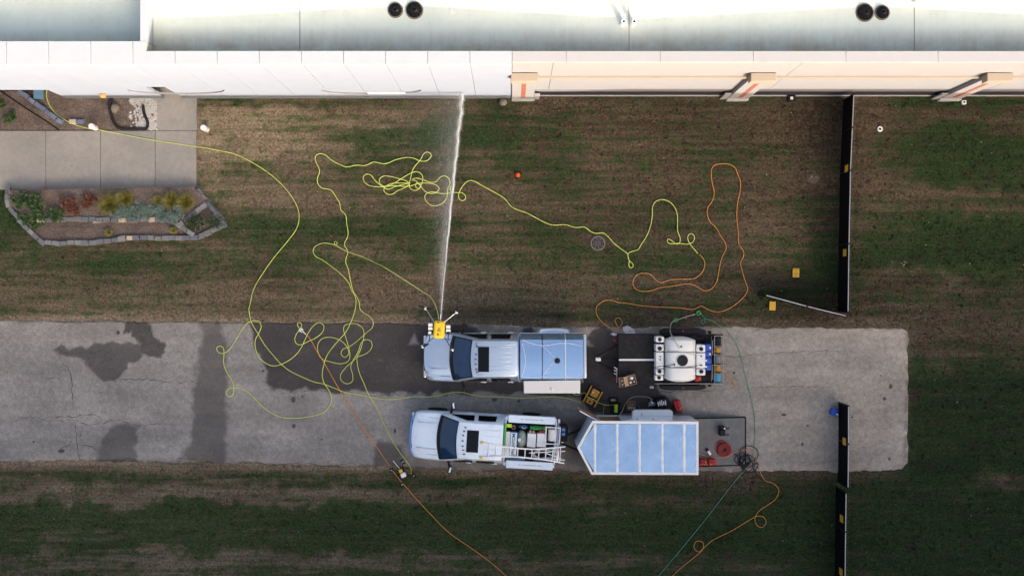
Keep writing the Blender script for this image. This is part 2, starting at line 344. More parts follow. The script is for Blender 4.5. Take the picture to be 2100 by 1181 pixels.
# (px, py, rx, ry, green, dry): patches of turf
BLOBS = [(470, 240, 80, 40, -.10, .20), (600, 240, 170, 22, -.1, .17), (430, 330, 30, 70, -.25, .22), (520, 370, 80, 60, -.12, .12), (800, 225, 130, 18, -.1, .14), (560, 300, 90, 26, -.1, .16),
    (770, 272, 160, 26, .55, -.05), (470, 212, 34, 16, .5, -.2), (600, 212, 160, 8, .3, -.15), (445, 262, 14, 10, .3, -.1), (10, 450, 40, 60, .6, -.05), (270, 545, 260, 34, .22, -.04), (720, 480, 180, 16, .35, -.06), (820, 505, 150, 14, .3, -.04), (520, 460, 60, 40, .2, 0),
    (930, 430, 200, 20, -.1, .04), (1000, 280, 110, 40, .35, -.12), (1200, 240, 260, 30, .05, -.12), (1300, 330, 200, 40, -.05, .03), (1220, 520, 130, 22, .25, -.05), (1500, 300, 160, 70, .0, -.08), (1580, 470, 60, 80, -.3, .10), (1680, 520, 30, 90, .2, -.12),
    (1690, 300, 60, 100, -.3, -.10), (1640, 590, 110, 30, .1, -.15), (1790, 300, 40, 90, -.35, .02), (1815, 450, 50, 120, -.2, .08), (2000, 320, 140, 130, .7, -.10), (1990, 520, 170, 50, .75, -.12), (1990, 405, 120, 16, -.75, .2), (2010, 440, 90, 14, -.55, .18), (2000, 250, 120, 14, -.5, .05),
    (1950, 620, 180, 44, -.35, .08), (1950, 555, 130, 6, -.4, .25), (1960, 700, 120, 44, -.25, .06), (1930, 580, 20, 20, -.3, .15), (2000, 860, 160, 110, .75, -.12), (1990, 1080, 220, 120, .65, -.12), (2040, 990, 60, 14, -.7, .28), (1930, 740, 20, 14, -.3, .15),
    (500, 981, 700, 7, .22, -.02), (500, 1006, 600, 7, -.35, .10), (550, 1027, 600, 8, -.42, .13), (600, 1055, 600, 13, .42, -.04), (350, 1090, 420, 9, -.22, .06), (450, 1112, 500, 10, .30, -.02), (500, 1150, 700, 14, -.25, .07), (1250, 1010, 300, 12, .2, -.05), (1250, 1050, 350, 14, -.22, .06), (1300, 1100, 350, 14, .25, -.04), (1300, 1150, 350, 14, -.18, .05), (300, 1080, 340, 40, .35, .0), (700, 1062, 110, 24, .55, -.1), (250, 1170, 320, 20, -.1, .05), (1000, 1080, 300, 80, .15, -.02), (1350, 1080, 200, 90, .1, -.03), (1650, 1060, 60, 100, .1, -.08), (950, 985, 250, 16, .1, -.12),
    (100, 620, 200, 30, .05, .08), (350, 610, 150, 20, -.05, .10), (1000, 600, 300, 22, -.1, .04), (300, 470, 200, 16, .25, -.05), (900, 560, 200, 30, -.15, .04)]
DRIVE = [(-1500, 656), (0, 658), (200, 657), (420, 659), (700, 662), (900, 664), (1080, 668), (1300, 671), (1560, 669), (1740, 671), (1840, 671), (1861, 678), (1862, 720), (1859, 800), (1857, 900), (1858, 955), (1850, 965), (1740, 968), (1560, 966), (1440, 968), (1000, 966), (800, 958), (500, 951), (250, 947), (0, 946), (-1500, 942)]
DRIVE_W = [P(*q) for q in DRIVE]
def turf_fields(X, Y):
    px = X / CAM_H * FPX + 1050; py = 590.5 - Y / CAM_H * FPX
    wx = (vnoise(X, Y, .9, 61) - .5) * 70 + (vnoise(X, Y, 2.6, 63) - .5) * 34; wy = (vnoise(X, Y, .9, 62) - .5) * 40 + (vnoise(X, Y, 2.6, 64) - .5) * 24
    G = np.full(X.shape, .36); D = np.full(X.shape, .40)
    D += -.17 * np.clip((px - 900) / 900, -.5, 1) + .10 * np.clip((py - 940) / 60, 0, 1)  # lawn tone gets darker towards the right, lighter below the driveway
    G += .14 * np.clip((py - 960) / 60, 0, 1)
    for (a, b, rx, ry, dg, dd) in BLOBS:
        e = np.exp(-.5 * (((px + wx - a) / rx) ** 2 + ((py + wy - b) / ry) ** 2)); G += dg * e; D += dd * e
    ed = seg_dist(X, Y, DRIVE_W); e = np.exp(-(ed / .28) ** 2) * np.clip(1.25 - px / 2200, .25, 1); D += .34 * e; G -= .7 * e
    st = vnoise(X * .04, Y * 1.25, 1.0, 5) - .5; G += st * .5; D += (vnoise(X * .05, Y * .9, 1.0, 9) - .5) * .16
    G += (vnoise(X, Y, .7, 3) - .5) * .25; D += (vnoise(X, Y, .45, 4) - .5) * .14
    return np.clip(G, 0, 1), np.clip(D, 0.02, 1)
def grid_obj(name, xs, ys, zfun, m, attr=None, fields=None, mask=None):
    X, Y = np.meshgrid(xs, ys); nx, ny = len(xs), len(ys); Zv = zfun(X, Y) if zfun else np.zeros_like(X)
    idx = np.arange(nx * ny).reshape(ny, nx)
    q = np.stack([idx[:-1, :-1], idx[:-1, 1:], idx[1:, 1:], idx[1:, :-1]], -1).reshape(-1, 4)
    me = bpy.data.meshes.new(name); n = nx * ny; me.vertices.add(n)
    me.vertices.foreach_set('co', np.stack([X, Y, Zv], -1).reshape(-1)); me.loops.add(q.size); me.loops.foreach_set('vertex_index', q.reshape(-1).astype(np.int32))
    me.polygons.add(len(q)); me.polygons.foreach_set('loop_start', np.arange(0, q.size, 4, dtype=np.int32)); me.polygons.foreach_set('loop_total', np.full(len(q), 4, dtype=np.int32)); me.update()
    if attr:
        a, b = fields(X, Y); col = np.stack([a, b, np.zeros_like(a), np.ones_like(a)], -1).reshape(-1)
        ca = me.color_attributes.new(attr, 'FLOAT_COLOR', 'POINT'); ca.data.foreach_set('color', col.astype(np.float32))
    me.polygons.foreach_set('use_smooth', [True] * len(me.polygons)); return link(name, me, m)
xs = np.concatenate([[-600, -250, -100, -50, -30], np.arange(-24, 24.01, .12), [30, 50, 100, 250, 600]])
ys = np.concatenate([[-600, -250, -100, -50, -25], np.arange(-14, 14.01, .12), [20, 50, 100, 250, 600]])
tag(grid_obj('lawn', xs, ys, None, M['turf'], 'turf', turf_fields), kind='structure')

# driveway sheet with its own crumbled edge and wet places
R3 = (0, 620, 3.28); R4 = (420, 600, 3.108)
def px_poly(r, pts): return [P(r[0] + a / r[2], r[1] + b / r[2]) for a, b in pts]
WET = [([P(a, b) for a, b in [(508, 655), (513, 677), (518, 697), (526, 719), (545, 748), (550, 761), (545, 775), (552, 793), (581, 797), (610, 803), (629, 795), (671, 803), (758, 803), (796, 809), (832, 806), (880, 807), (960, 806), (1075, 808), (1190, 815), (1215, 850), (1290, 850), (1400, 850), (1345, 795), (1345, 700), (1262, 690), (1240, 664), (1222, 672), (1206, 690), (1218, 708), (1150, 700), (1105, 690), (1090, 672), (1062, 690), (1000, 688), (968, 668), (950, 655), (860, 655), (700, 655)]], .06, 1.0),
    (px_poly(R3, [(370, 330), (400, 305), (520, 305), (690, 285), (800, 268), (920, 262), (960, 320), (965, 365), (930, 395), (870, 420), (830, 480), (770, 540), (700, 530), (640, 490), (590, 420), (540, 385), (490, 365), (400, 365)]), .035, .78),
    (px_poly(R3, [(830, 100), (990, 100), (1020, 200), (1070, 255), (1120, 290), (1125, 345), (1080, 370), (1010, 378), (960, 345), (930, 280), (890, 190), (845, 205)]), .035, .88),
    (px_poly(R3, [(1350, 100), (1470, 100), (1490, 200), (1530, 320), (1535, 560), (1530, 900), (1520, 1100), (1200, 1060), (1280, 960), (1300, 800), (1310, 500), (1340, 350), (1360, 200)]), .10, .66),
    (px_poly(R3, [(650, 1090), (670, 980), (720, 880), (780, 810), (940, 825), (930, 900), (915, 1000), (915, 1090)]), .08, .62),
    (px_poly(R4, [(1060, 1060), (1080, 990), (1110, 935), (1180, 940), (1240, 970), (1260, 1030), (1250, 1120), (1080, 1120)]), .10, .72),
    ([P(a, b) for a, b in [(835, 945), (900, 955), (1200, 950), (1200, 985), (830, 985)]], .3, .6), ([P(a, b) for a, b in [(1160, 850), (1215, 855), (1215, 980), (1150, 960)]], .4, .75)]
DRY = [([P(a, b) for a, b in [(838, 707), (850, 683), (856, 700), (862, 706)]], .05, 1.0)]
def wet_fields(X, Y):
    W = np.zeros(X.shape); L = np.zeros(X.shape); jx = X + (vnoise(X, Y, 3., 21) - .5) * .22 + (vnoise(X, Y, 9., 24) - .5) * .09; jy = Y + (vnoise(X, Y, 3., 22) - .5) * .22 + (vnoise(X, Y, 9., 25) - .5) * .09
    for poly, soft, amt in WET:
        d = seg_dist(jx, jy, poly); s = np.where(inside(jx, jy, poly), d, -d); W = np.maximum(W, amt * np.clip(.5 + s / soft / 2, 0, 1))
    for poly, soft, amt in DRY:
        d = seg_dist(X, Y, poly); s = np.where(inside(X, Y, poly), d, -d); W = np.minimum(W, 1 - np.clip(.5 + s / soft / 2, 0, 1))
    ed = seg_dist(X, Y, DRIVE_W); L += .9 * np.exp(-(ed / .3) ** 2) * vnoise(X, Y, 2.2, 31) + .75 * np.clip((X - 8.5) / 2.5, 0, 1)
    W += .45 * np.exp(-(ed / .10) ** 2) * (vnoise(X, Y, 3., 32) > .5)
    return np.clip(W, 0, 1), np.clip(L, 0, 1)
def driveway():
    x0, x1 = -60.0, 16.3; xs = np.concatenate([np.linspace(-60, -23, 10), np.arange(-22.5, 16.31, .06)]); ny = 110
    top = [q for q in DRIVE_W if q.y > -2.2 and q.x < 16.2]; bot = [q for q in DRIVE_W if q.y < -7 and q.x < 16.2]
    top.sort(key=lambda q: q.x); bot.sort(key=lambda q: q.x)
    tx = np.interp(xs, [q.x for q in top], [q.y for q in top]); bx = np.interp(xs, [q.x for q in bot], [q.y for q in bot])
    jt = (vnoise(xs, xs * 0, 1.1, 41) - .5) * .10 + (vnoise(xs, xs * 0, 7, 42) - .5) * .06; jb = (vnoise(xs, xs * 0 + 7, 1.1, 43) - .5) * .12 + (vnoise(xs, xs * 0 + 3, 7, 44) - .5) * .07
    tx += jt; bx += jb
    endr = np.clip((16.3 - xs) / .25, 0, 1) ** .5; tx -= (1 - endr) * .25; bx += (1 - endr) * .18
    T = np.linspace(0, 1, ny)[:, None]; Y = bx[None, :] * (1 - T) + tx[None, :] * T; X = np.repeat(xs[None, :], ny, 0)
    X = X + np.where(X > 15.9, (vnoise(Y, Y * 0, 2.5, 51) - .5) * .09, 0)
    nx = len(xs); Zt = np.full(X.shape, .035); Zt[0, :] = -.02; Zt[-1, :] = -.02; Zt[:, -1] = -.02
    idx = np.arange(nx * ny).reshape(ny, nx); q = np.stack([idx[:-1, :-1], idx[:-1, 1:], idx[1:, 1:], idx[1:, :-1]], -1).reshape(-1, 4)
    me = bpy.data.meshes.new('driveway'); me.from_pydata(np.stack([X, Y, Zt], -1).reshape(-1, 3).tolist(), [], q.tolist()); me.update()
    a, b = wet_fields(X, Y); ca = me.color_attributes.new('wet', 'FLOAT_COLOR', 'POINT')
    ca.data.foreach_set('color', np.stack([a, b, a * 0, a * 0 + 1], -1).reshape(-1).astype(np.float32))
    return tag(link('driveway', me, M['asphalt']), kind='structure')
drive = driveway()
def crack(pts, wd=.02, jit=.05):
    pts = catmull(pts, .12); L, Rr = [], []
    pts = [p + Vector((random.uniform(-jit, jit), random.uniform(-jit, jit), 0)) for p in pts]
    for i, p in enumerate(pts):
        t = (pts[min(i + 1, len(pts) - 1)] - pts[max(0, i - 1)]); n = Vector((-t.y, t.x, 0)); n = n.normalized() if n.length > 1e-6 else Vector((0, 1, 0))
        ww = wd * random.uniform(.25, 1.) * min(1, .3 + 3 * min(i, len(pts) - 1 - i) / len(pts)); L.append((p.x + n.x * ww, p.y + n.y * ww, .039)); Rr.append((p.x - n.x * ww, p.y - n.y * ww, .039))
    MB().loft([L, Rr]).build('crack', M['crack'], drive)
for c in [[(90, 795), (150, 775), (250, 775), (330, 795), (420, 790), (500, 790), (560, 815), (640, 820), (700, 810), (730, 797), (830, 800), (900, 820), (960, 828), (1100, 815), (1200, 825)],
          [(270, 800), (350, 770), (480, 770), (560, 760), (650, 760), (710, 795)], [(400, 350), (420, 400), (460, 440), (480, 500), (490, 560), (490, 640), (500, 690), (510, 745), (545, 790)],
          [(650, 525), (720, 508), (850, 515), (960, 515), (1040, 515), (1080, 530), (1160, 530), (1175, 515), (1210, 535), (1280, 530), (1400, 545)], [(490, 800), (510, 860), (520, 930), (530, 1000), (545, 1050), (580, 1060)],
          [(550, 800), (550, 870), (530, 910)], [(540, 960), (600, 965), (660, 990)], [(720, 1062), (780, 1050), (900, 1050), (960, 1066)], [(1190, 1050), (1280, 1046), (1330, 1062), (1420, 1066)], [(420, 990), (470, 950), (490, 930)], [(300, 510), (380, 500), (420, 540)]]:
    crack(px_poly(R3, c), .017)
for c in [[(470, 955), (520, 948), (560, 955), (610, 949), (680, 955), (730, 950), (780, 957)], [(1540, 678), (1570, 674), (1592, 674)], [(1540, 727), (1580, 725), (1610, 722), (1655, 721), (1700, 719), (1770, 722)], [(1540, 793), (1590, 793), (1640, 791), (1700, 796)], [(1310, 803), (1450, 800), (1495, 798), (1515, 790)], [(1480, 730), (1520, 731), (1560, 727)],
          [(560, 800), (590, 805), (640, 800), (700, 806), (780, 810), (830, 808), (900, 810)], [(505, 664), (560, 665), (640, 663), (700, 666), (760, 665)], [(790, 665), (850, 667), (960, 668)], [(20, 661), (100, 660), (200, 661), (300, 660)]]:
    crack([P(*q) for q in c], .013, .045)
def blotch(name, pts, m, z, n=1, seed=0, parent=None):
    rr = random.Random(seed); c = sum((Vector(p) for p in pts), Vector()) / len(pts); out = []
    k = len(pts)
    for i in range(k):
        a, b = Vector(pts[i]), Vector(pts[(i + 1) % k])
        for j in range(5):
            q = a.lerp(b, j / 5); q = c + (q - c) * rr.uniform(.86, 1.08); out.append((q.x, q.y, z))
    mb = MB(); cc = (c.x, c.y, z); mb.add([cc] + out, [(0, i + 1, (i + 1) % len(out) + 1) for i in range(len(out))]); return mb.build(name, m, parent)
def ring_pts(cx, cy, rx, ry, n=8): return [P(cx + rx * math.cos(2 * PI * i / n), cy + ry * math.sin(2 * PI * i / n)) for i in range(n)]
for i, (a, b, rx, ry) in enumerate([(127, 924, 7, 4), (602, 819, 5, 7), (620, 813, 3, 2), (540, 760, 3, 3), (603, 873, 4, 5), (1014, 819, 6, 4), (1064, 822, 4, 3), (1826, 792, 4, 6), (1813, 817, 4, 4), (1607, 850, 6, 3), (1656, 872, 3, 2), (1505, 764, 3, 3), (810, 883, 3, 5), (243, 682, 4, 5), (1823, 940, 3, 3), (1806, 770, 2, 2), (1747, 855, 3, 2), (70, 905, 3, 2), (660, 900, 2, 2), (1645, 910, 3, 4)]):
    blotch('oil_spot', ring_pts(a, b, rx, ry), M['oil'], .0395, seed=i, parent=drive)
Rt = (1180, 630, 5.526)
blotch('lime_spill', px_poly(Rt, [(525, 225), (600, 205), (650, 240), (690, 300), (560, 300)]), M['limewash'], .040, seed=3, parent=drive)
blotch('lime_spill', px_poly(Rt, [(390, 300), (430, 285), (480, 310), (440, 325)]), M['limewash'], .040, seed=4, parent=drive)

# grass blades, one mass, colour from the same turf fields
def grass():
    n = 170000; x = rng.uniform(-21.8, 21.8, n); y = rng.uniform(-12.6, 7.7, n)
    keep = ~inside(x, y, [P(-1500, 653)] + [P(*q) for q in [(0, 655), (700, 659), (1300, 668), (1864, 668), (1865, 972), (1000, 971), (500, 956), (0, 951), (-1500, 951)]])
    for q in ([(-30, 180), (334, 180), (406, 180), (406, 394), (470, 465), (400, 498), (95, 508), (18, 430), (18, 394), (-30, 394)], ring4(1226, 499, 17)): keep &= ~inside(x, y, [P(*c) for c in q])
    x, y = x[keep], y[keep]; n = len(x); nt_ = int(n * .4); ci = rng.integers(0, 7000, nt_); x[:nt_] = x[nt_:nt_ + 7000][ci] + rng.normal(0, .035, nt_); y[:nt_] = y[nt_:nt_ + 7000][ci] + rng.normal(0, .03, nt_); G, D = turf_fields(x, y)
    a = rng.uniform(0, 2 * PI, n); h = rng.uniform(.02, .06, n); h[:nt_] *= 1.6; wd = rng.uniform(.006, .016, n); le = rng.uniform(.01, .06, n); ph = rng.uniform(0, 2 * PI, n)
    v = np.zeros((n, 3, 3)); v[:, 0] = np.stack([x - wd * np.cos(a), y - wd * np.sin(a), np.zeros(n)], -1); v[:, 1] = np.stack([x + wd * np.cos(a), y + wd * np.sin(a), np.zeros(n)], -1)
    v[:, 2] = np.stack([x + le * np.cos(ph), y + le * np.sin(ph), h], -1)
    me = bpy.data.meshes.new('grass'); me.vertices.add(3 * n); me.vertices.foreach_set('co', v.reshape(-1)); me.loops.add(3 * n); me.loops.foreach_set('vertex_index', np.arange(3 * n, dtype=np.int32))
    me.polygons.add(n); me.polygons.foreach_set('loop_start', np.arange(0, 3 * n, 3, dtype=np.int32)); me.polygons.foreach_set('loop_total', np.full(n, 3, dtype=np.int32)); me.update()
    D = np.clip(D + rng.uniform(-.15, .22, n), 0, 1); col = np.stack([np.repeat(G, 3), np.repeat(D, 3), np.zeros(3 * n), np.ones(3 * n)], -1)
    ca = me.color_attributes.new('turf', 'FLOAT_COLOR', 'POINT'); ca.data.foreach_set('color', col.reshape(-1).astype(np.float32))
    tag(link('grass', me, M['turf']), 'short patchy brown and green grass of the mown lawn', 'grass', kind='stuff')
def leaves():
    V = []; F = []; rr = random.Random(77)
    for _ in range(520):
        px = rr.uniform(0, 2100); py = rr.uniform(215, 1180); q = P(px, py, .05)
        if rr.random() < .35: q = P(rr.uniform(0, 1850), rr.choice((660, 950)) + rr.gauss(0, 6), .055)
        elif 655 < py < 970 and rr.random() < .8: continue
        if px < 480 and py < 510: continue
        a = rr.uniform(0, 6.3); L_ = rr.uniform(.02, .045); W_ = L_ * rr.uniform(.4, .7); c, s_ = math.cos(a), math.sin(a); n = len(V)
        V.extend([(q.x + c * L_, q.y + s_ * L_, .06), (q.x - s_ * W_, q.y + c * W_, .075), (q.x - c * L_, q.y - s_ * L_, .06), (q.x + s_ * W_, q.y - c * W_, .065)]); F.append((n, n + 1, n + 2, n + 3))
    me = bpy.data.meshes.new('fallen_leaves'); me.from_pydata(V, [], F); tag(link('fallen_leaves', me, M['leaf_litter']), 'dry pale leaf litter scattered over the lawn and driveway edges', 'leaves', kind='stuff')
leaves()
def gravel():
    V = []; F = []; rr = random.Random(21); n_ = len(DRIVE_W)
    edges = [(DRIVE_W[i], DRIVE_W[(i + 1) % n_]) for i in range(n_ - 1)]
    for a, b in edges:
        for _ in range(int(min((b - a).length, 24) * 42)):
            q = a.lerp(b, rr.random()); d = rr.gauss(0, .11); nn = Vector((-(b - a).y, (b - a).x, 0)).normalized(); q = q + nn * d
            if abs(q.x) > 22: continue
            r_ = rr.uniform(.006, .022); z = .036 if rr.random() < .6 else .01; n = len(V); a0 = rr.uniform(0, 6)
            V.extend([(q.x + r_ * math.cos(a0 + k * 2.09), q.y + r_ * math.sin(a0 + k * 2.09), z) for k in range(3)] + [(q.x, q.y, z + r_ * 1.1)]); F.extend([(n, n + 1, n + 3), (n + 1, n + 2, n + 3), (n + 2, n, n + 3)])
    me = bpy.data.meshes.new('edge_gravel'); me.from_pydata(V, [], F); tag(link('edge_gravel', me, M['gravel']), 'crumbled asphalt gravel along the driveway edges', 'gravel', kind='stuff')
gravel()
def ring4(a, b, r): return [(a + r * math.cos(k * PI / 4), b + r * math.sin(k * PI / 4)) for k in range(8)]
grass()

# ------------------------------------------------------------------ concrete walk
walk = tag(bpy.data.objects.new('walkway', None), kind='structure'); COL.objects.link(walk)
jx = [-120, -18, 95, 207, 319, 403.5]
for i in range(5):
    a, b = P(jx[i], 268.5), P(jx[i + 1], 389.5); MB().b2(a.x + .008, b.x - .008, b.y, a.y - .008, -.1, .06).build('slab', M['concrete'], walk, bev=.012)
a, b = P(320, 196), P(404, 268.5); MB().b2(a.x, b.x, b.y + .008, 8.6, -.1, .06).build('slab', M['concrete'], walk, bev=.012)
a, b = P(-120, 267), P(402, 388); MB().b2(a.x, b.x, b.y, a.y, -.12, .03).build('joint_sand', M['pit'], walk)

# ------------------------------------------------------------------ buildings
WY = 7.79; WT = 6.4; PITCH = (CAM_H - WT) / FPX * 86.4
wb = thing('white_building', 'white panelled warehouse wing with pale coping and two thin arched grey strips', 'building', (-10, WY, 0))
XC = [-PITCH * k for k in range(0, 18)]
XO = -18.3                                                          # the recess at the far end starts here
dx0, dx1 = P(338, 200).x, P(376, 200).x                             # doorway
for k in range(17):
    x1, x0 = XC[k] - .006, XC[k + 1] + .006; segs = []
    def put(xa, xb, z0): MB().b2(xa, xb, WY, WY + .12, z0, WT - .06).build('wall_panel', M['wall_white'], wb, bev=.008, world=True)
    zb = 1.65 if x1 <= XO + .4 and x0 < XO else .42
    if x0 < XO < x1: put(x0, XO, 1.65); put(XO + .002, x1, .42)
    elif x0 < dx1 and x1 > dx0:
        if x0 < dx0: put(x0, dx0, .42)
        put(max(x0, dx0) + .002, min(x1, dx1) - .002, 2.25)
        if x1 > dx1: put(dx1, x1, .42)
    else: put(x0, x1, .42 if x0 >= XO else 1.65)
MB().b2(XO, dx0, WY - .03, WY + .13, -.1, .415).b2(dx1, -.02, WY - .03, WY + .13, -.1, .415).build('foundation', M['foundation'], wb, world=True)
MB().b2(dx0 + .01, dx1 - .01, WY + .45, WY + .5, 0.06, 2.3).build('door', M['white_plastic'], wb, world=True)
MB().b2(dx0 - .1, dx1 + .1, WY + .5, WY + .7, -.05, 2.6).build('inner_wall', M['foundation'], wb, world=True)
MB().b2(XC[17], XO, WY + 2.2, WY + 2.3, -.1, 2.6).b2(XO - .12, XO, WY + .13, WY + 2.2, -.1, 2.6).b2(XC[17], XO, WY + .13, WY + 2.2, 1.66, 1.8).build('recess_wall', M['foundation'], wb, world=True)
MB().b2(XC[17], .0, WY + .14, WY + .2, 2.62, WT - .06).build('backing', M['joint'], wb, world=True)
yl, yr = 590.5 - 85, 590.5 - 105; sc = (CAM_H - WT) / FPX; DIV0, DIV1 = P(287, 0, WT).x, P(300, 0, WT).x
for k in range(17):
    x1, x0 = XC[k] - .007, XC[k + 1] + .007
    yb = yl * sc if (x0 + x1) / 2 < DIV1 else yr * sc
    if x0 < DIV1 < x1: MB().b2(DIV1 + .002, x1, WY - .03, yr * sc, WT - .05, WT).build('coping_panel', M['coping_white'], wb, bev=.006, world=True); x1 = DIV1; yb = yl * sc
    MB().b2(x0, x1, WY - .03, yb, WT - .05, WT).build('coping_panel', M['coping_white'], wb, bev=.006, world=True)
MB().b2(DIV0, DIV1, yl * sc + .003, 40, 3.5, WT - .01).build('divider_wall', M['coping_white'], wb, bev=.01, world=True)
MB().b2(XC[17], DIV1, WY + .3, yl * sc - .02, 3.5, WT - .055).b2(DIV1 + .01, -.003, WY + .22, yr * sc - .02, 4.8, WT - .055).build('parapet_core', M['membrane'], wb, world=True)
# thin grey curved strips low on the wall, and other wall fittings
def arch_strip(xa, xb):
    pa, pb = [], []
    for i in range(25):
        t = i / 24; x = xa + (xb - xa) * t; s = 1 - (2 * t - 1) ** 2; z = 1.75 - .72 * s ** .55; th = .015 + .03 * s
        pa.append((x, WY - .05, z + th)); pb.append((x, WY - .05, z - th))
    mb = MB().loft([pa, pb]); mb.loft([[(a, b + .06, c) for a, b, c in pa], pa]); mb.build('arched_strip', M['mid_course'], wb, world=True)
for a, b in ((272, 468), (664, 866)): arch_strip((a - 1050) / 51.5, (b - 1050) / 51.5)
q0, q1 = (755 - 1050) / 51.3, (832 - 1050) / 51.3
MB().b2(q0, q1, WY - .06, WY - .003, 1.05, 1.42).build('sign_panel', M['coping_white'], wb, bev=.01, world=True)
q = P(211, 193, .9); lm = MB().b2(q.x - .09, q.x + .09, WY - .16, WY - .004, .78, .98).build('wall_light', M['lamp_orange'], wb, bev=.03, world=True)
tb = thing('tan_building', 'tan stucco warehouse wing with stepped pilasters and dark base course', 'building', (10, 7.87, 0))
TY = 7.89
jj = [0.004, 1.45, 10.2, 18.9, 27.7, 34]
for i in range(5):
    MB().b2(jj[i] + .004, jj[i + 1] - .004, TY, TY + .2, 3.86, WT - .08).b2(jj[i] + .004, jj[i + 1] - .004, TY - .015, TY + .2, 1.32, 3.7).build('wall_panel', M['wall_tan'], tb, bev=.01, world=True)
MB().b2(.004, 34, TY - .08, TY + .2, 3.705, 3.855).build('belt_course', M['cap_tan'], tb, bev=.015, world=True)
MB().b2(.004, 34, TY - .01, TY + .2, .86, 1.315).build('mid_course', M['mid_course'], tb, bev=.01, world=True)
MB().b2(.004, 34, TY, TY + .2, .072, .855).build('base_course', M['dark_course'], tb, world=True)
MB().b2(.004, 34, TY - .04, TY + .2, -.1, .07).build('plinth_ledge', M['coping_tan'], tb, bev=.01, world=True)
cj = [0.004] + [P(v, 0, WT).x for v in (1161, 1354, 1545, 1735, 1924, 2113)] + [26, 34]
for i in range(8): MB().b2(cj[i] + .004, cj[i + 1] - .004, TY - .05, 8.23, WT - .075, WT - .01).build('coping_panel', M['coping_tan'], tb, bev=.008, world=True)
MB().b2(.004, 34, TY + .21, 8.21, 4.8, WT - .08).build('parapet_core', M['membrane'], tb, world=True)
for n_, (xa, xb) in enumerate(((0.0, .95), (8.79, 9.68), (17.45, 18.36), (26.1, 27.0))):
    zt = 4.5
    pl = MB().b2(xa - .0, xb - .06, 7.70, TY - .02, .30, 4.02).build('pilaster', M['wall_tan'], tb, bev=.01, world=True)
    lo = Vector((10, 7.87, 0))
    def sub(name, m, x0, x1, y0, y1, z0, z1, bv=.01):
        mb = MB().b2(x0, x1, y0, y1, z0, z1); mb.v = [(a - lo.x, b - lo.y, c - lo.z) for a, b, c in mb.v]; return mb.build(name, m, pl, bev=bv)
    sub('cap', M['cap_tan'], xa - .04, xb, 7.56, TY - .018, 4.03, zt, .02)
    sub('neck', M['wall_tan'], xa + .02, xb - .03, 7.66, TY - .022, 4.02, 4.029, .0)
    sub('inlay', M['inlay_red'], xa + .36, xa + .54, 7.692, 7.71, .55, 3.7, .0)
    sub('base_block', M['coping_tan'], xa - .02, xb - .03, 7.64, TY - .019, -.1, .29, .02)
    sub('step', M['wall_tan'], xa - .28 if n_ else xb - .05, xa - .005 if n_ else xb + .17, 7.72, TY - .095, -.1, 1.1 if n_ else 1.0, .015)
# roofs
def roof_z(X, Y):
    ph = np.abs((((X + 3.66) / 8.28 + 1) % 2) - 1)                   # 1 at a drain, 0 at a ridge
    return 5.73 - .27 * (1 - np.abs(1 - ph) if False else 1 - np.abs((X + 3.66) / 8.28 - 2 * np.round((X + 3.66) / 16.56)))
rm = grid_obj('roof', np.arange(DIV1 + .002, 34, .1382), np.concatenate([np.linspace(8.0, 12, 12), [20, 40]]), roof_z, M['membrane']); rm.data.polygons.foreach_set('use_smooth', [False] * len(rm.data.polygons))
rm.parent = tb; rm.location = -tb.location
lr = MB().add([(-27, 8.2, 5.3), (DIV0, 8.2, 5.3), (DIV0, 40, 5.3), (-27, 40, 5.3)], [(0, 1, 2, 3)]).build('roof', M['membrane'], wb, world=True)
def rz(x): return float(roof_z(np.array([x]), 0)[0])
def roof_pt(px, py):
    z = 5.6
    for _ in range(4): q = P(px, py, z); z = rz(q.x)
    return Vector((q.x, q.y, z))
for px, py, r in ((811, 22, .22), (850, 22, .26), (1773, 27, .27), (1809, 27, .21)):
    q = roof_pt(px, py); o = MB().lathe(q - Vector((0, 0, .05)), [(r + .06, 0), (r + .06, .075), (r + .02, .085)], 24).build('drain_ring', M['concrete_ring'], tb, smooth=30, world=True)
    L = tb.location
    d = MB(); 
    for k in range(4): d.torus(q + Vector((0, 0, .06 + .03 * k)), r * (1 - .22 * k), .014, 24, 6)
    for k in range(12):
        a = k * PI / 6; d.tube([q + Vector((r * math.cos(a), r * math.sin(a), .05)), q + Vector((r * .25 * math.cos(a), r * .25 * math.sin(a), .17))], .012, 5)
    d.v = [(a - L.x, b - L.y, c) for a, b, c in d.v]; d.build('strainer', M['black_metal'], o, smooth=40)
    e = MB().lathe(q + Vector((0, 0, .037)), [(r, 0), (r, .004)], 24); e.v = [(a - L.x, b - L.y, c) for a, b, c in e.v]; e.build('sump', M['pit'], o)
for px, py in ((1277, 50), (1298, 50), (1877, 4)):
    q = roof_pt(px, py); o = MB().lathe(q - Vector((0, 0, .1)), [(.12, 0), (.12, .12), (.09, .14), (.085, .50), (.05, .50), (.05, .40)], 20).build('vent_pipe', M['pipe_white'], tb, smooth=35, world=True)
    L = tb.location; e = MB().lathe(q + Vector((0, 0, .31)), [(.049, 0), (.049, .003)], 16); e.v = [(a - L.x, b - L.y, c) for a, b, c in e.v]; e.build('bore', M['pit'], o)
for xx in [615, 1290, 1875]:
    p0 = roof_pt(xx, 2); p1 = roof_pt(xx, 106); mb = MB(); mb.b2(p0.x - .012, p0.x + .012, p1.y - .3, p0.y + 6, min(p0.z, p1.z) - .05, rz(p0.x) + .006); mb.build('seam', M['mid_course'], tb, world=True)
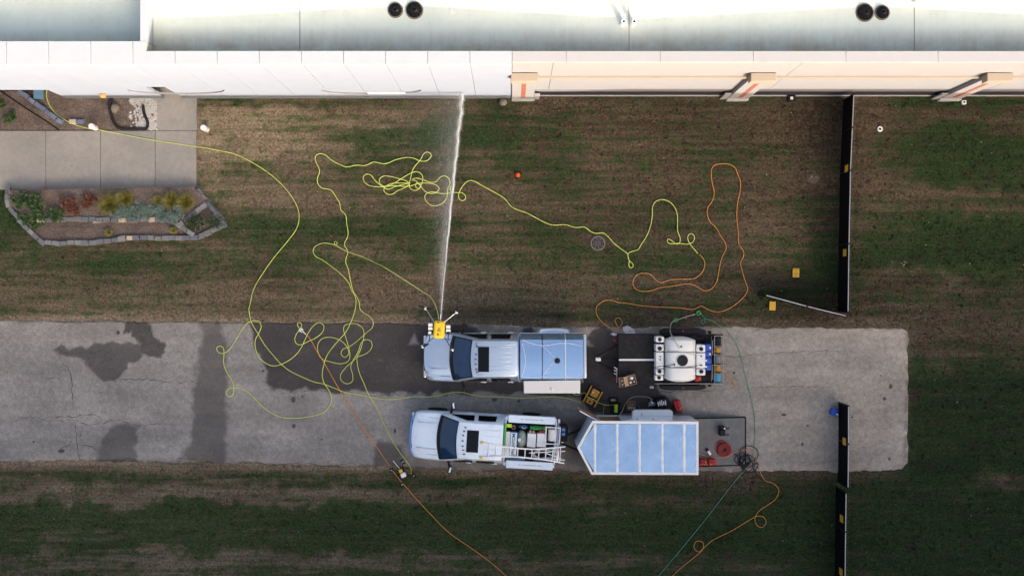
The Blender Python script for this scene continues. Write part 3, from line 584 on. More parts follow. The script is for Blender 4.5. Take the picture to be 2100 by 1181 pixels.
for px, py in ((1018, 77), (928, 24), (645, 6), (1404, 9), (1484, 34), (1278, 30), (1607, 71), (1635, 56)):
    q = roof_pt(px, py); s = .11
    MB().b2(q.x - s, q.x + s, q.y - s, q.y + s, q.z - .06, q.z + .012).build('patch', M['membrane'], tb, bev=.004, world=True)
# office block south of the drive, whose morning shadow lies over the yard
ob = thing('office_block', 'tall brown office block across the lawn from the warehouses', 'building', (16, -23, 0))
TOPL, TOPR = .60 + 28.8 * .506, 1.42 + 28.8 * .506
MB().b2(-60, 16.3, -34, -21, -.2, TOPL).build('wing', M['brick_far'], ob, world=True)
MB().prism([(16.301, -34), (90, -34), (90, -21), (16.301, -21)], -.2, TOPL).add([(16.301, -34, TOPL + .002), (16.301, -21, TOPL + .002), (20, -21, TOPR), (20, -34, TOPR), (90, -34, TOPR), (90, -21, TOPR), (90, -34, TOPL + .002), (90, -21, TOPL + .002)], [(0, 1, 2, 3), (3, 2, 5, 4), (4, 5, 7, 6), (1, 7, 5, 2), (0, 3, 4, 6)]).build('hall', M['brick_far'], ob, world=True)
wme = MB().b2(-.7, .7, -.06, .06, -.8, .8).mesh('window')
for r_ in range(4):
    for k in range(24): link('window', wme, M['glass_dark'], ob, (-56 - 16 + k * 5.2, 2.0, 2.4 + r_ * 3.3))

# ------------------------------------------------------------------ planting beds
Rb = (0, 180, 3.473)
bed = tag(MB().prism([P(-60, 188)] + [P(a, b) for a, b in [(330, 188), (320, 268), (-60, 268)]], -.05, .03).build('mulch_bed', M['mulch']), kind='structure')
bl = MB().b2(-.145, .145, -.09, .09, -.09, .09); 
def block_mesh(seed):
    rr = random.Random(seed); bm = bmesh.new(); bmesh.ops.create_cube(bm, size=1)
    for v in bm.verts: v.co = Vector((v.co.x * .285, v.co.y * .18, v.co.z * .17)) + Vector((rr.uniform(-.014, .014), rr.uniform(-.014, .014), rr.uniform(-.008, .008)))
    bmesh.ops.bevel(bm, geom=list(bm.edges), offset=.014, segments=1, affect='EDGES'); me = bpy.data.meshes.new('block'); bm.to_mesh(me); bm.free(); return me
BLK = {k: [block_mesh(i + 10 * j) for i in range(5)] for j, k in enumerate(('block', 'block_tan', 'block_blue'))}
def wall_row(root, pts, courses=2, m='block', step=.29, tanfrac=0., z0=0.0, gap=0.):
    path = []; tot = 0; pts = [Vector((p.x, p.y, 0)) for p in pts]
    for a, b in zip(pts, pts[1:]): path.append((tot, a, b)); tot += (b - a).length
    for c in range(courses):
        s = step * (.5 if c % 2 == 0 else 0) ; 
        while s < tot - .08:
            for t0, a, b in path:
                if t0 <= s <= t0 + (b - a).length + 1e-6:
                    d = (b - a).normalized(); p = a + d * (s - t0); ang = math.atan2(d.y, d.x); break
            mm = 'block_tan' if random.random() < tanfrac else m; ln = random.uniform(.86, 1.08)
            o = link('block', random.choice(BLK[mm]), M[mm], root, (p.x - root.location.x + random.uniform(-.012, .012), p.y - root.location.y + random.uniform(-.022, .022), z0 + .085 + c * .172), (random.uniform(-.02, .02), random.uniform(-.02, .02), ang + random.uniform(-.05, .05)))
            o.scale.x = ln * step / .29; s += step * ln + .016 + gap
pw = thing('planter_wall', 'low curved retaining wall of grey stone blocks around the shrub bed', 'wall', P(245, 440))
outer = Z(*Rb, [(80, 735), (75, 790), (85, 840), (120, 890), (165, 950), (215, 1000), (265, 1050), (320, 1098), (430, 1110), (600, 1107), (690, 1105), (760, 1095), (840, 1085), (930, 1070), (1130, 1072), (1330, 1072), (1400, 1070), (1460, 1050), (1530, 1015), (1605, 982), (1580, 930), (1540, 880), (1500, 830), (1460, 780), (1405, 710)])
wall_row(pw, outer, 2, tanfrac=.02)
wall_row(pw, Z(*Rb, [(325, 948), (500, 940), (740, 945), (960, 945), (1200, 940), (1290, 980), (1350, 1020), (1400, 1050)]), 2, z0=.12, tanfrac=.04)
wall_row(pw, Z(*Rb, [(1310, 975), (1380, 920), (1440, 870), (1505, 832)]), 2, z0=.12)
wall_row(pw, Z(*Rb, [(695, 985), (695, 1085)]), 1, tanfrac=.7); wall_row(pw, Z(*Rb, [(490, 895), (490, 930)]), 1, z0=.3)
tag(MB().prism([(p.x, p.y) for p in outer], -.05, .22).build('planter_soil', M['mulch']), kind='structure')
up = Z(*Rb, [(82, 736), (1402, 714), (1500, 830), (1320, 965), (1200, 935), (960, 940), (740, 940), (500, 935), (330, 940), (250, 930), (110, 850)])
tag(MB().prism([(p.x, p.y) for p in up], .2, .40).build('planter_soil', M['mulch']), kind='structure')
ew = thing('stone_edging', 'row of bluish edging stones curving through the mulch by the recess', 'edging', P(95, 225))
wall_row(ew, Z(0, 180, 11.81, [(470, 80), (700, 240), (880, 370), (1060, 510), (1230, 640), (1420, 790), (1560, 870), (1640, 870)]), 1, m='block_blue', z0=.03, step=.27)
for a, m in (((152, 250.5), 'block_tan'), ((167, 250.5), 'block_blue')):
    q = P(*a); link('block', BLK[m][1], M[m], ew, (q.x - ew.location.x, q.y - ew.location.y, .1))
tag(MB().tube([P(a, b, .05) for a, b in [(-30, 165), (5, 190), (60, 227), (95, 249), (122, 268)]], .028, 6).build('edging_strip', M['black_plastic']), 'thin black plastic edging strip across the mulch bed', 'edging')
tag(MB().tube(catmull([P(a / 4.2, b / 4.2, .09) for a, b in [(965, 850), (945, 900), (955, 970), (975, 1040), (1010, 1095), (1060, 1112), (1200, 1112), (1262, 1105), (1272, 1060), (1250, 1000), (1236, 950), (1232, 905)]], .03), [.055 + .012 * (i % 2) for i in range(len(catmull([P(a / 4.2, b / 4.2, .09) for a, b in [(965, 850), (945, 900), (955, 970), (975, 1040), (1010, 1095), (1060, 1112), (1200, 1112), (1262, 1105), (1272, 1060), (1250, 1000), (1236, 950), (1232, 905)]], .03)))], 8).build('drain_pipe', M['black_plastic']), 'black corrugated drain pipe bent in a U over the white stones', 'pipe')
def lumpy(name, c, rx, ry, rz_, m, seed=1, sub=2, par=None):
    rr = random.Random(seed); bm = bmesh.new(); bmesh.ops.create_icosphere(bm, subdivisions=sub, radius=1)
    for v in bm.verts:
        k = 1 + rr.uniform(-.09, .09); v.co = Vector((v.co.x * rx * k, v.co.y * ry * k, v.co.z * rz_ * k))
    me = bpy.data.meshes.new(name); bm.to_mesh(me); bm.free(); return link(name, me, m, par, c)
tag(lumpy('boulder', P(236, 222, .1), .17, .21, .15, M['boulder'], 4), 'rounded tan boulder lying in the mulch beside the drain pipe', 'rock')
tag(lumpy('boulder', P(1032, 210, .1), .17, .16, .15, M['boulder'], 9), 'grey splash stone on the grass at the white wall corner', 'rock')
def river():
    rr = random.Random(5); V = []; F = []; bm = bmesh.new(); bmesh.ops.create_icosphere(bm, subdivisions=1, radius=1); bv = [v.co.copy() for v in bm.verts]; bf = [[v.index for v in f.verts] for f in bm.faces]; bm.free()
    for _ in range(720):
        u = rr.random(); px = rr.uniform(266, 321); py = rr.uniform(200, 266)
        if px < 285 and py > 215 and rr.random() < .75: continue
        if px < 275 and rr.random() < .5: continue
        s = rr.uniform(.03, .06); q = P(px, py, .045); n = len(V); a = rr.uniform(0, PI); ca, sa = math.cos(a), math.sin(a)
        for v in bv: x, y = v.x * s * 1.3, v.y * s; V.append((q.x + x * ca - y * sa, q.y + x * sa + y * ca, q.z + v.z * s * .7))
        F.extend([tuple(i + n for i in f) for f in bf])
    me = bpy.data.meshes.new('river_rock'); me.from_pydata(V, [], F); tag(link('river_rock', me, M['river']), 'white river stones spread beside the concrete slab', 'gravel', kind='stuff')
river()
def chips():
    V = []; F = []; rr = random.Random(8); polyU = [(p.x, p.y) for p in up]; polyO = [(p.x, p.y) for p in outer]
    X = rng.uniform(-21, -11, 26000); Y = rng.uniform(1.5, 8, 26000); zz = np.full(X.shape, -1.)
    zz[inside(X, Y, polyO)] = .225; zz[inside(X, Y, polyU)] = .405; mu = [P(-60, 188), P(265, 188), P(265, 267), P(-60, 267)]; zz[inside(X, Y, mu)] = .035
    for x, y, z in zip(X, Y, zz):
        if z < 0: continue
        a = rr.uniform(0, PI); L = rr.uniform(.012, .045); W_ = rr.uniform(.005, .012); c, s = math.cos(a), math.sin(a); n = len(V); t = rr.uniform(0, .02)
        V += [(x - c * L - s * W_, y - s * L + c * W_, z), (x + c * L - s * W_, y + s * L + c * W_, z + t), (x + c * L + s * W_, y + s * L - c * W_, z + t), (x - c * L + s * W_, y - s * L - c * W_, z)]; F.append((n, n + 1, n + 2, n + 3))
    me = bpy.data.meshes.new('wood_chips'); me.from_pydata(V, [], F); tag(link('wood_chips', me, M['mulch']), 'brown wood chips covering the planting beds', 'mulch', kind='stuff')
chips()
def shrub(name, label, zx, zy, r, style, base=.4, group=None, ry=None):
    q = P(Rb[0] + zx / Rb[2], Rb[1] + zy / Rb[2], base); r = 1.12 * r / Rb[2] / 50; ry = 1.12 * (ry or 0) / Rb[2] / 50 or r
    t = thing(name, label, 'shrub', q, 0, group); rr = random.Random(int(zx * 7 + zy)); mb = MB(); hgt = {'broad': .8, 'red': .8, 'spiky': 1.2, 'blue': .7}[style] * r
    if style == 'spiky':
        for i in range(420):
            a = rr.uniform(0, 2 * PI); e = rr.uniform(.15, 1.4); L = r * rr.uniform(.7, 1.25); b0 = Vector((rr.uniform(-.25, .25) * r, rr.uniform(-.25, .25) * r, .02)); d = Vector((math.cos(a) * math.cos(e), math.sin(a) * math.cos(e), math.sin(e)))
            n = Vector((-math.sin(a), math.cos(a), 0)) * .008; mid = b0 + d * L * .55 + Vector((0, 0, .05)); tip = b0 + d * L
            mb.add([b0 - n, b0 + n, mid + n * 1.6, mid - n * 1.6, tip], [(0, 1, 2, 3), (3, 2, 4)])
    else:
        clumps = [(Vector((rr.gauss(0, .45) * r, rr.gauss(0, .45) * ry, hgt * rr.uniform(.35, .9))), rr.uniform(.3, .55)) for _ in range(11)]
        for c, cr in clumps:
            for i in range(70 if style != 'blue' else 80):
                u = Vector((rr.gauss(0, 1), rr.gauss(0, 1), rr.gauss(0, 1))).normalized(); p = c + Vector((u.x * r, u.y * ry, u.z * r * .7)) * cr * rr.uniform(.5, 1.05)
                if p.z < .01: p.z = .01
                L = (.045 if style != 'blue' else .06) * rr.uniform(.6, 1.3); W_ = L * (.5 if style != 'blue' else .14)
                d = (u + Vector((rr.uniform(-.6, .6), rr.uniform(-.6, .6), rr.uniform(-.2, .6)))).normalized(); s = d.cross(Vector((rr.uniform(-1, 1), rr.uniform(-1, 1), 1))).normalized()
                mb.add([p - d * L, p + s * W_, p + d * L, p - s * W_], [(0, 1, 2, 3)])
    me = bpy.data.meshes.new('foliage'); me.from_pydata(mb.v, [], mb.f); link('foliage', me, M[{'broad': 'leaf_green', 'red': 'leaf_red', 'spiky': 'leaf_gold', 'blue': 'leaf_blue'}[style] if name != 'dark_shrub' else 'leaf_dark'], t)
    st = MB()
    for i in range(5):
        a = i * 1.26; st.tube([(0, 0, -.03), (r * .25 * math.cos(a), ry * .25 * math.sin(a), hgt * .4), (r * .55 * math.cos(a), ry * .55 * math.sin(a), hgt * .7)], [.014, .01, .005], 5)
    st.build('stem', M['stem'], t)
g = 'leafy green shrubs at the curved end of the planter'
for a, lb in zip(((160, 800, 48), (262, 825, 58), (272, 890, 55), (250, 960, 52)), ('smallest leafy green shrub next to the curved outer block wall', 'largest leafy green shrub of the clump, close to the walkway slab', 'leafy green shrub in the middle of the clump beside inner wall end', 'leafy green shrub spilling down to the lower planter terrace')): shrub('leafy_shrub', lb, *a, 'broad', .4 if a[1] < 930 else .25, g)
shrub('red_shrub', 'larger rusty red barberry shrub with a green centre', 500, 830, 62, 'red'); shrub('red_shrub', 'small rusty red shrub between the larger red one and golden grasses', 630, 815, 45, 'red')
shrub('leafy_shrub', 'low rounded green shrub behind the tan planter stones', 400, 900, 45, 'broad')
for i, a in enumerate(((785, 830, 74), (900, 795, 62), (1130, 805, 36), (1230, 805, 60), (1330, 820, 62))):
    shrub('golden_grass', ['broad golden green grass clump beside the blue spruce shrubs and red shrub', 'upright golden green grass clump with dark green tips behind spruce row', 'smallest golden green grass clump alone near the walkway', 'round golden green grass clump left of its twin', 'golden green grass clump closest to the diagonal stone row'][i], *a, 'spiky', .4, 'golden grasses along the walkway')
for i, a in enumerate(((855, 890, 50), (945, 880, 56), (1060, 890, 56), (1150, 895, 46), (1265, 920, 62))):
    shrub('blue_shrub', ['silvery blue shrub next to the broad golden grass clump', 'silvery blue shrub second along from the broad golden grass clump', 'middle silvery blue shrub of five along the inner wall', 'smallest silvery blue shrub, beside the largest one', 'largest silvery blue shrub, at the diagonal stone row'][i], *a, 'blue', .4, 'silvery blue shrubs along the inner wall')
shrub('dark_shrub', 'wide dark green shrub filling the pointed corner of planter', 1440, 970, 95, 'broad', .22, None, 62)
shrub('sprig', 'thin green sprig growing alone in the lower terrace soil', 780, 1030, 26, 'spiky', .22); shrub('sprig', 'thin green sprig at the foot of the blue shrub wall', 1240, 1015, 26, 'spiky', .22)
shrub('leafy_shrub', 'small dark green shrub in mulch by the black edging strip', 90, 205, 38, 'broad', .03); shrub('leafy_shrub', 'dark green shrub at the edge of the mulch near the recess', 5, 120, 34, 'broad', .03)
def bollard(px, py, label):
    q = P(px, py); t = thing('bollard_light', label, 'bollard', q); MB().lathe((0, 0, 0), [(.115, 0), (.115, .42), (.108, .46)], 24).build('post', M['alu_bright'], t, smooth=40); MB().lathe((0, 0, .461), [(.12, 0), (.12, .02), (.105, .035)], 24).build('cap', M['alu_bright'], t, smooth=40)
bollard(197, 263, 'short white bollard light at the mulch edge where the hose passes'); bollard(424, 266, 'short white bollard light standing on the grass beside the slab')
q = P(82, 194); ub = thing('utility_box', 'blue grey utility box cover in the mulch by the recess', 'utility box', q); MB().b2(-.18, .18, -.2, .2, 0, .14).build('body', M['utility'], ub, bev=.03); MB().b2(-.19, .19, -.21, .21, .141, .17).build('lid', M['utility'], ub, bev=.01)

# ------------------------------------------------------------------ yard pieces
q = P(1226, 499); t = thing('storm_drain', 'round cast iron storm drain grate set in the lawn', 'drain', q)
MB().torus((0, 0, .02), .275, .035, 40, 8).build('rim', M['concrete_ring'], t, smooth=40); MB().lathe((0, 0, .002), [(.28, 0), (.28, .006)], 32).build('pit', M['pit'], t)
gm = MB()
for r in (.25, .19, .125, .06): gm.torus((0, 0, .03), r, .0115, 32, 6)
for k in range(8):
    a = k * PI / 4 + .2; gm.tube([(.03 * math.cos(a), .03 * math.sin(a), .03), (.25 * math.cos(a), .25 * math.sin(a), .03)], .0115, 5)
gm.build('grate', M['iron'], t, smooth=40)
q = P(1062, 359); t = thing('marker_cone', 'orange marker cone on a black square base in the lawn', 'cone', q, .15)
MB().lathe((0, 0, .03), [(.105, 0), (.095, .05), (.06, .22), (.035, .30), (.02, .31)], 20).build('cone', M['orange_plastic'], t, smooth=40); MB().b2(-.13, .13, -.13, .13, .0, .03).build('base', M['black_plastic'], t, bev=.008)
q = P(1804, 265); t = thing('valve_ring', 'white ring shaped valve cover in the grass beyond fence', 'valve cover', q); MB().torus((0, 0, .03), .085, .035, 24, 8).build('ring', M['alu_bright'], t, smooth=60); MB().lathe((0, 0, .0), [(.06, 0), (.06, .025)], 16).build('bore', M['pit'], t)
tag(lumpy('dirt_mound', P(1668, 366, -.03), .3, .25, .07, M['dirt'], 12, 3), 'small mound of bare dirt with pale debris by the fence', 'dirt')
for i in range(4): q = P(1668 + random.uniform(-6, 6), 366 + random.uniform(-5, 5), .07); tag(lumpy('stone', q, .07, .03, .025, M['boulder'], 30 + i, 1), 'pale flat stone lying on the bare dirt mound', 'stone', 'stones on the dirt mound')
for i in range(7): q = P(1855 + random.gauss(0, 4), 544 + random.gauss(0, 3), .02); tag(lumpy('stone', q, .04, .035, .02, M['boulder'], 50 + i, 1), 'pale pebble scattered in the green grass beyond the fence', 'stone', 'pale pebbles in the grass')
for (px, py, lab, m, s) in ((1622, 203, 'dark blue electrical box on grass at the tan wall', 'blue_plastic', .16), (1975, 211, 'small pale valve box lid in grass beside pilaster', 'alu_bright', .09)):
    q = P(px, py); t = thing('valve_box', lab, 'valve box', q); MB().b2(-s, s, -s * .9, s * .9, 0, .12).build('body', M['black_metal'] if s > .1 else M[m], t, bev=.015); MB().b2(-s * .35, s * .35, -s * .35, s * .35, .121, .135).build('cover', M['alu_bright'] if s > .1 else M['pit'], t)
def text_obj(txt, size, parent, loc, rot, m, name='lettering', bold=.0):
    cu = bpy.data.curves.new('t', 'FONT'); cu.body = txt; cu.size = size; cu.align_x = 'CENTER'; cu.align_y = 'CENTER'; cu.extrude = .001; cu.offset = bold; to = bpy.data.objects.new('t', cu); COL.objects.link(to)
    dg = bpy.context.evaluated_depsgraph_get(); me = bpy.data.meshes.new_from_object(to.evaluated_get(dg)); bpy.data.objects.remove(to); me.materials.clear()
    return link(name, me, m, parent, loc, rot)
def sign(px, py, w_, h_, label, lines):
    t = thing('warning_sign', label, 'sign', P(px, py, .02), R(-2)); MB().b2(-w_ / 2, w_ / 2, -h_ / 2, h_ / 2, .02, .035).build('board', M['yellow_sign'], t, bev=.006); MB().b2(-.015, .015, -.02, .02, 0, .02).build('stake', M['black_metal'], t)
    for (y0, y1, x) in lines: MB().b2(-x * w_ / 2, x * w_ / 2, y0 * h_, y1 * h_, .0352, .0365).build('printed_line', M['brown_print'], t)
sign(1632, 559.5, .27, .37, 'yellow warning sign with dark printed lines lying on the brown lawn', [(.30, .42, .85), (.17, .21, .25), (.05, .11, .7), (-.15, -.05, .85), (-.26, -.22, .25), (-.40, -.32, .7)])
sign(1584, 627, .26, .36, 'plain yellow sign board lying near the fence gate', [])
# fences
FH = 1.25
def fence(pts, label, signs=(), name='fence', cat='fence', rail_px=None):
    w_ = [P(a, b, FH) for a, b in pts]; t = thing(name, label, cat, (w_[0].x, w_[0].y, 0)); tips = MB(); L = t.location
    for i, (a, b) in enumerate(zip(w_, w_[1:])):
        d = (b - a); n = Vector((-d.y, d.x, 0)).normalized(); 
        MB().loft([[a + n * .012 - Vector((0, 0, .03)), a - n * .012 - Vector((0, 0, .03)), a - n * .012 - Vector((0, 0, FH)), a + n * .012 - Vector((0, 0, FH))], [b + n * .012 - Vector((0, 0, .03)), b - n * .012 - Vector((0, 0, .03)), b - n * .012 - Vector((0, 0, FH)), b + n * .012 - Vector((0, 0, FH))]], True, True).build('screen_panel', M['screen'], t, world=True)
        MB().tube([a, b], .02, 8).build('rail', M['rail'], t, smooth=60, world=True)
        for p in ([a, b] if i == 0 else [b]): MB().cyl(Vector((p.x, p.y, -.1)), Vector((p.x, p.y, FH + .05)), .035, n=10).build('post', M['black_metal'], t, smooth=60, world=True)
        k = int(d.length / .095)
        for j in range(k):
            p = a + d * ((j + .5) / k); s = -1 if n.x < 0 else 1
            if random.random() < .12: continue
            nn = n * (1 if (n.x > 0) == (abs(n.x) > abs(n.y)) else -1); tips.tube([p + nn * .03, p + nn * random.uniform(.08, .16) + Vector((0, 0, random.uniform(-.02, .06)))], .005, 4)
    tips.v = [(a - L.x, b - L.y, c) for a, b, c in tips.v]; o = tips.build('wire_tips', M['wire'], t); o['kind'] = 'stuff'
    for (px, py) in signs:
        best = min(((abs((P(px, py, FH) - (a + (b - a) * u)).length), a + (b - a) * u, (b - a).normalized()) for a, b in zip(w_, w_[1:]) for u in [i / 40 for i in range(41)]), key=lambda q: q[0])
        c = best[1]; d = best[2]; n = Vector((-d.y, d.x, 0)); n = n if n.x < 0 else -n; ang = math.atan2(d.y, d.x)
        mb = MB().box(c + n * .03 - Vector((0, 0, .42)), (.29, .012, .38), ang); mb.build('fence_sign', M['yellow_sign'], t, world=True)
    return t
fence([(1751, 194), (1748, 262), (1744, 350), (1741, 500), (1739, 640)], 'black screened fence with pale top rail running out from the tan wall', [(1747, 344), (1741, 516)])
fence([(1736, 648), (1655, 628), (1570, 605)], 'short angled black screened gate leaf hinged on the fence corner', (), 'gate', 'gate')
fence([(1740, 832), (1740, 910), (1739, 1000)], 'black screened fence panel crossing the driveway end', [(1735, 908)])
fence([(1735, 1010), (1734, 1090), (1732, 1250)], 'black screened fence panel on the lawn beyond the driveway', [(1733, 1067), (1732, 1176)])

# ------------------------------------------------------------------ hoses
def gz(x, y):
    px = x / CAM_H * FPX + 1050; py = 590.5 - y / CAM_H * FPX
    if px < 404 and 196 < py < 390 and (py > 268 or px > 320): return .062
    if px < 1860 and 660 < py < 964: return .037
    return .02
def hose(name, label, pts, r, m, cat='hose', zs=None, seed=0, par=None, group=None):
    c = catmull(pts, .07); ph = random.Random(seed).uniform(0, 6); z = []
    if zs is None:
        z = np.array([gz(p.x, p.y) for p in c]); k = np.ones(9) / 9; z = np.maximum(np.convolve(np.pad(z, 4, 'edge'), k, 'valid'), z)
        c = [Vector((p.x, p.y, z[i] + r + .004 + .006 * (1 + math.sin(i * .13 + ph)))) for i, p in enumerate(c)]
    return tag(MB().tube(c, r, 7).build(name, m, par, smooth=60), label, cat, group)
ZA = (600, 300, 4.5425); ZR = (1180, 320, 3.192); ZD = (760, 880, 8.436); ZT = (1150, 760, 4.921); ZW = (800, 800, 5.25); ZU = (820, 600, 5.122)
tangle = Z(*ZA, [(515, 1130), (495, 1080), (500, 1040), (515, 1000), (512, 970), (485, 920), (490, 890), (512, 850), (519, 810), (515, 770), (505, 720), (502, 660), (488, 630), (455, 600), (445, 560), (440, 530), (410, 480), (385, 440), (360, 410), (325, 400), (285, 395), (250, 370), (232, 330), (235, 290), (253, 240), (245, 200), (220, 150), (212, 110), (225, 82), (265, 70), (310, 85), (350, 120), (400, 152), (450, 175), (500, 195), (540, 190), (600, 178), (680, 182), (720, 165), (755, 149), (800, 155), (855, 166), (900, 155), (950, 132), (1010, 115), (1085, 106), (1140, 118), (1180, 136), (1225, 143), (1265, 130), (1292, 95), (1285, 70), (1255, 57), (1225, 70), (1205, 105), (1185, 137), (1140, 190), (1115, 235), (1105, 280), (1092, 340), (1095, 390), (1130, 412), (1170, 405), (1195, 375), (1180, 345), (1150, 348), (1148, 380), (1175, 395), (1198, 365), (1215, 300), (1200, 260), (1160, 238), (1110, 250), (1020, 300), (940, 350), (860, 378), (780, 378), (710, 365), (665, 325), (660, 285), (690, 260), (730, 270), (770, 320), (815, 360), (850, 385), (890, 402), (950, 380), (1030, 358), (1090, 345), (1000, 345), (920, 348), (870, 375), (850, 410), (880, 445), (930, 448), (980, 415), (1050, 385), (1090, 350), (1060, 325), (980, 300), (900, 282), (850, 280), (812, 305), (815, 350), (860, 375), (950, 368), (1080, 375), (1150, 355), (1200, 345), (1300, 350), (1350, 370), (1368, 400), (1340, 430), (1290, 442), (1240, 425), (1190, 370), (1150, 325), (1115, 315), (1150, 298), (1220, 315), (1290, 338), (1340, 330), (1370, 295), (1410, 277), (1450, 295), (1468, 340), (1445, 400), (1440, 470), (1410, 520), (1360, 550), (1310, 556), (1260, 530), (1232, 480), (1245, 445), (1300, 425), (1350, 437), (1440, 442), (1490, 425), (1500, 400), (1482, 370), (1465, 400), (1480, 425), (1530, 433), (1580, 435), (1612, 465), (1605, 500), (1575, 508), (1547, 480), (1550, 440), (1580, 380), (1620, 335), (1660, 320), (1710, 335), (1760, 365)]) + [P(1000, 387), P(1035, 408), P(1050, 425), P(1080, 437), P(1130, 461), P(1160, 461)] + \
    Z(*ZR, [(0, 468), (60, 466), (100, 495), (135, 507), (180, 503), (215, 530), (250, 570), (300, 610), (340, 640), (345, 665), (352, 690), (348, 715), (362, 733), (378, 720), (370, 700), (354, 688), (343, 660), (348, 635), (380, 622), (410, 612), (430, 580), (465, 525), (490, 460), (502, 390), (505, 330), (525, 298), (565, 286), (610, 298), (645, 330), (665, 380), (668, 430), (668, 490), (685, 540), (680, 570), (660, 576), (630, 555), (605, 543), (600, 560), (615, 573), (680, 572), (735, 577), (770, 560), (778, 525), (755, 508), (735, 525), (740, 560), (760, 590), (800, 638)])
loopB = Z(*R4, [(625, 242), (600, 220), (592, 200), (605, 188), (620, 205), (610, 230), (585, 265), (575, 300), (590, 328), (620, 330), (650, 315), (720, 280), (755, 245), (760, 210), (735, 190), (700, 205), (665, 250), (640, 300), (610, 360), (560, 415), (490, 455), (440, 466), (390, 448), (345, 405), (325, 350), (325, 300), (345, 260), (362, 215), (350, 185), (315, 178), (280, 190), (245, 225), (200, 300), (160, 360), (125, 385), (90, 380), (78, 355), (95, 338), (120, 350), (125, 390), (122, 440), (140, 500), (170, 550), (187, 590), (180, 650), (155, 664), (137, 640), (155, 610), (190, 603), (240, 612), (300, 650), (360, 715), (430, 765), (490, 790), (580, 797), (680, 785), (760, 760), (800, 715), (810, 670), (795, 625), (760, 570), (750, 520), (760, 460), (780, 400), (830, 330), (900, 250), (940, 170), (958, 110), (965, 50), (955, 10)])
HR = .0152
hose('garden_hose', 'long lime hose looped on the driveway, tangled on lawn, ending at the orange hose', loopB + [P(723, 592)] + tangle, HR, M['lime_hose'], seed=1)
hose('garden_hose', 'lime hose sweeping from the building recess across the walkway to the generator', Z(*Rb, [(338, 10), (335, 60), (350, 115), (385, 170), (440, 215), (510, 255), (620, 290), (720, 305), (850, 330), (1000, 360), (1110, 378), (1250, 400), (1400, 422), (1500, 437), (1600, 457)]) + [P(a, b) for a, b in [(480, 316), (520, 335), (560, 362), (590, 392), (609, 422), (614, 445), (608, 470), (590, 495), (565, 525), (540, 560), (520, 595), (513, 625)]] + Z(*R4, [(283, 100), (288, 145), (300, 190), (340, 260), (390, 340), (440, 400), (490, 455), (540, 495), (620, 535), (700, 568), (755, 580), (830, 608), (900, 635), (1000, 650), (1080, 668), (1160, 679), (1250, 675)]) + Z(*ZW, [(240, 68), (420, 68), (520, 55), (620, 30), (720, 18), (800, 25), (900, 50), (1050, 65), (1200, 70), (1400, 82), (1600, 75), (1750, 68), (1880, 80), (1980, 105), (2070, 135)]), HR * .9, M['lime_hose'], seed=2)
DZ = 4.6
dronehose = [P(899.5, 656, DZ - .1)] + [P(820 + a / 5.122, 600 + b / 5.122, z) for a, b, z in [(402, 230, 4.4), (380, 150, 4.0), (340, 70, 3.4), (300, 25, 2.9), (255, 0, 2.4)]] + [P(600 + a / 4.5425, 300 + b / 4.5425, z) for a, b, z in [(860, 1130, 1.7), (760, 1080, 1.0), (650, 1030, .45), (520, 985, .08), (440, 945, .045), (400, 920, .045), (388, 900, .045), (402, 886, .045), (417, 900, .06), (405, 918, .045), (370, 912, .045), (290, 902, .045), (230, 920, .045), (200, 945, .045), (192, 985, .045), (215, 1025, .045), (280, 1060, .045), (350, 1110, .045)]] + \
    [P(a, b, .045) for a, b in [(697, 560), (715, 580), (722, 597)]] + Z(*R4, [(965, 20), (985, 65), (990, 105), (1015, 130), (1055, 155), (1074, 190), (1065, 225), (1030, 255), (980, 300), (920, 345), (880, 360), (868, 390), (890, 412), (915, 395), (915, 365), (890, 325), (850, 297), (790, 283), (745, 295), (720, 330), (722, 380), (745, 420), (800, 440), (870, 452), (915, 435), (925, 400), (915, 340), (900, 290), (885, 240), (890, 210), (920, 198), (970, 200), (1005, 225), (1015, 260), (1005, 320), (985, 380), (950, 430), (900, 475), (865, 525), (870, 560), (905, 580), (940, 565), (942, 520), (930, 475), (945, 430), (975, 380), (1000, 315), (1030, 298), (1060, 310), (1065, 345), (1040, 380), (1000, 400), (972, 410), (972, 450), (985, 510), (1015, 580), (1040, 640), (1100, 740), (1150, 850), (1200, 950)], .065) + Z(*ZD, [(550, 460), (600, 520), (650, 590), (690, 660), (705, 720)], .065) + [P(843, 971, .3)]
hose('drone_hose', 'thin lime hose from the flying drone, coiled on asphalt, to the landed drone', dronehose, HR * .85, M['lime_hose'], zs=1)
hose('orange_hose', 'orange hose laid in a tall loop on the lawn beside the tank trailer', Z(*ZR, [(812, 645), (840, 680), (845, 720), (825, 765), (780, 800), (700, 806), (620, 810), (560, 828), (530, 815), (490, 775), (440, 767), (400, 780), (376, 820), (385, 860), (420, 882), (490, 882), (560, 860), (640, 850), (740, 836), (790, 852), (840, 880), (880, 875), (920, 830), (935, 770), (948, 700), (965, 650), (985, 610), (980, 570), (950, 525), (920, 470), (880, 430), (862, 380), (865, 340), (895, 295), (907, 240), (893, 170), (888, 100), (905, 65), (950, 52), (1010, 57), (1045, 80), (1060, 120), (1078, 165), (1075, 240), (1060, 310), (1055, 400), (1065, 500), (1070, 580), (1100, 625), (1098, 660), (1080, 695), (1090, 750), (1110, 820), (1126, 870), (1110, 910), (1060, 960), (1000, 1000), (930, 1020), (870, 1005), (820, 982), (775, 1002), (680, 993), (540, 987), (420, 978), (340, 963), (280, 958), (230, 943), (180, 950), (140, 985), (137, 1030), (160, 1070), (205, 1110), (240, 1130), (280, 1125), (306, 1090), (285, 1058), (262, 1068), (262, 1090), (285, 1130), (287, 1150)]), HR * .9, M['orange_hose'], seed=3)
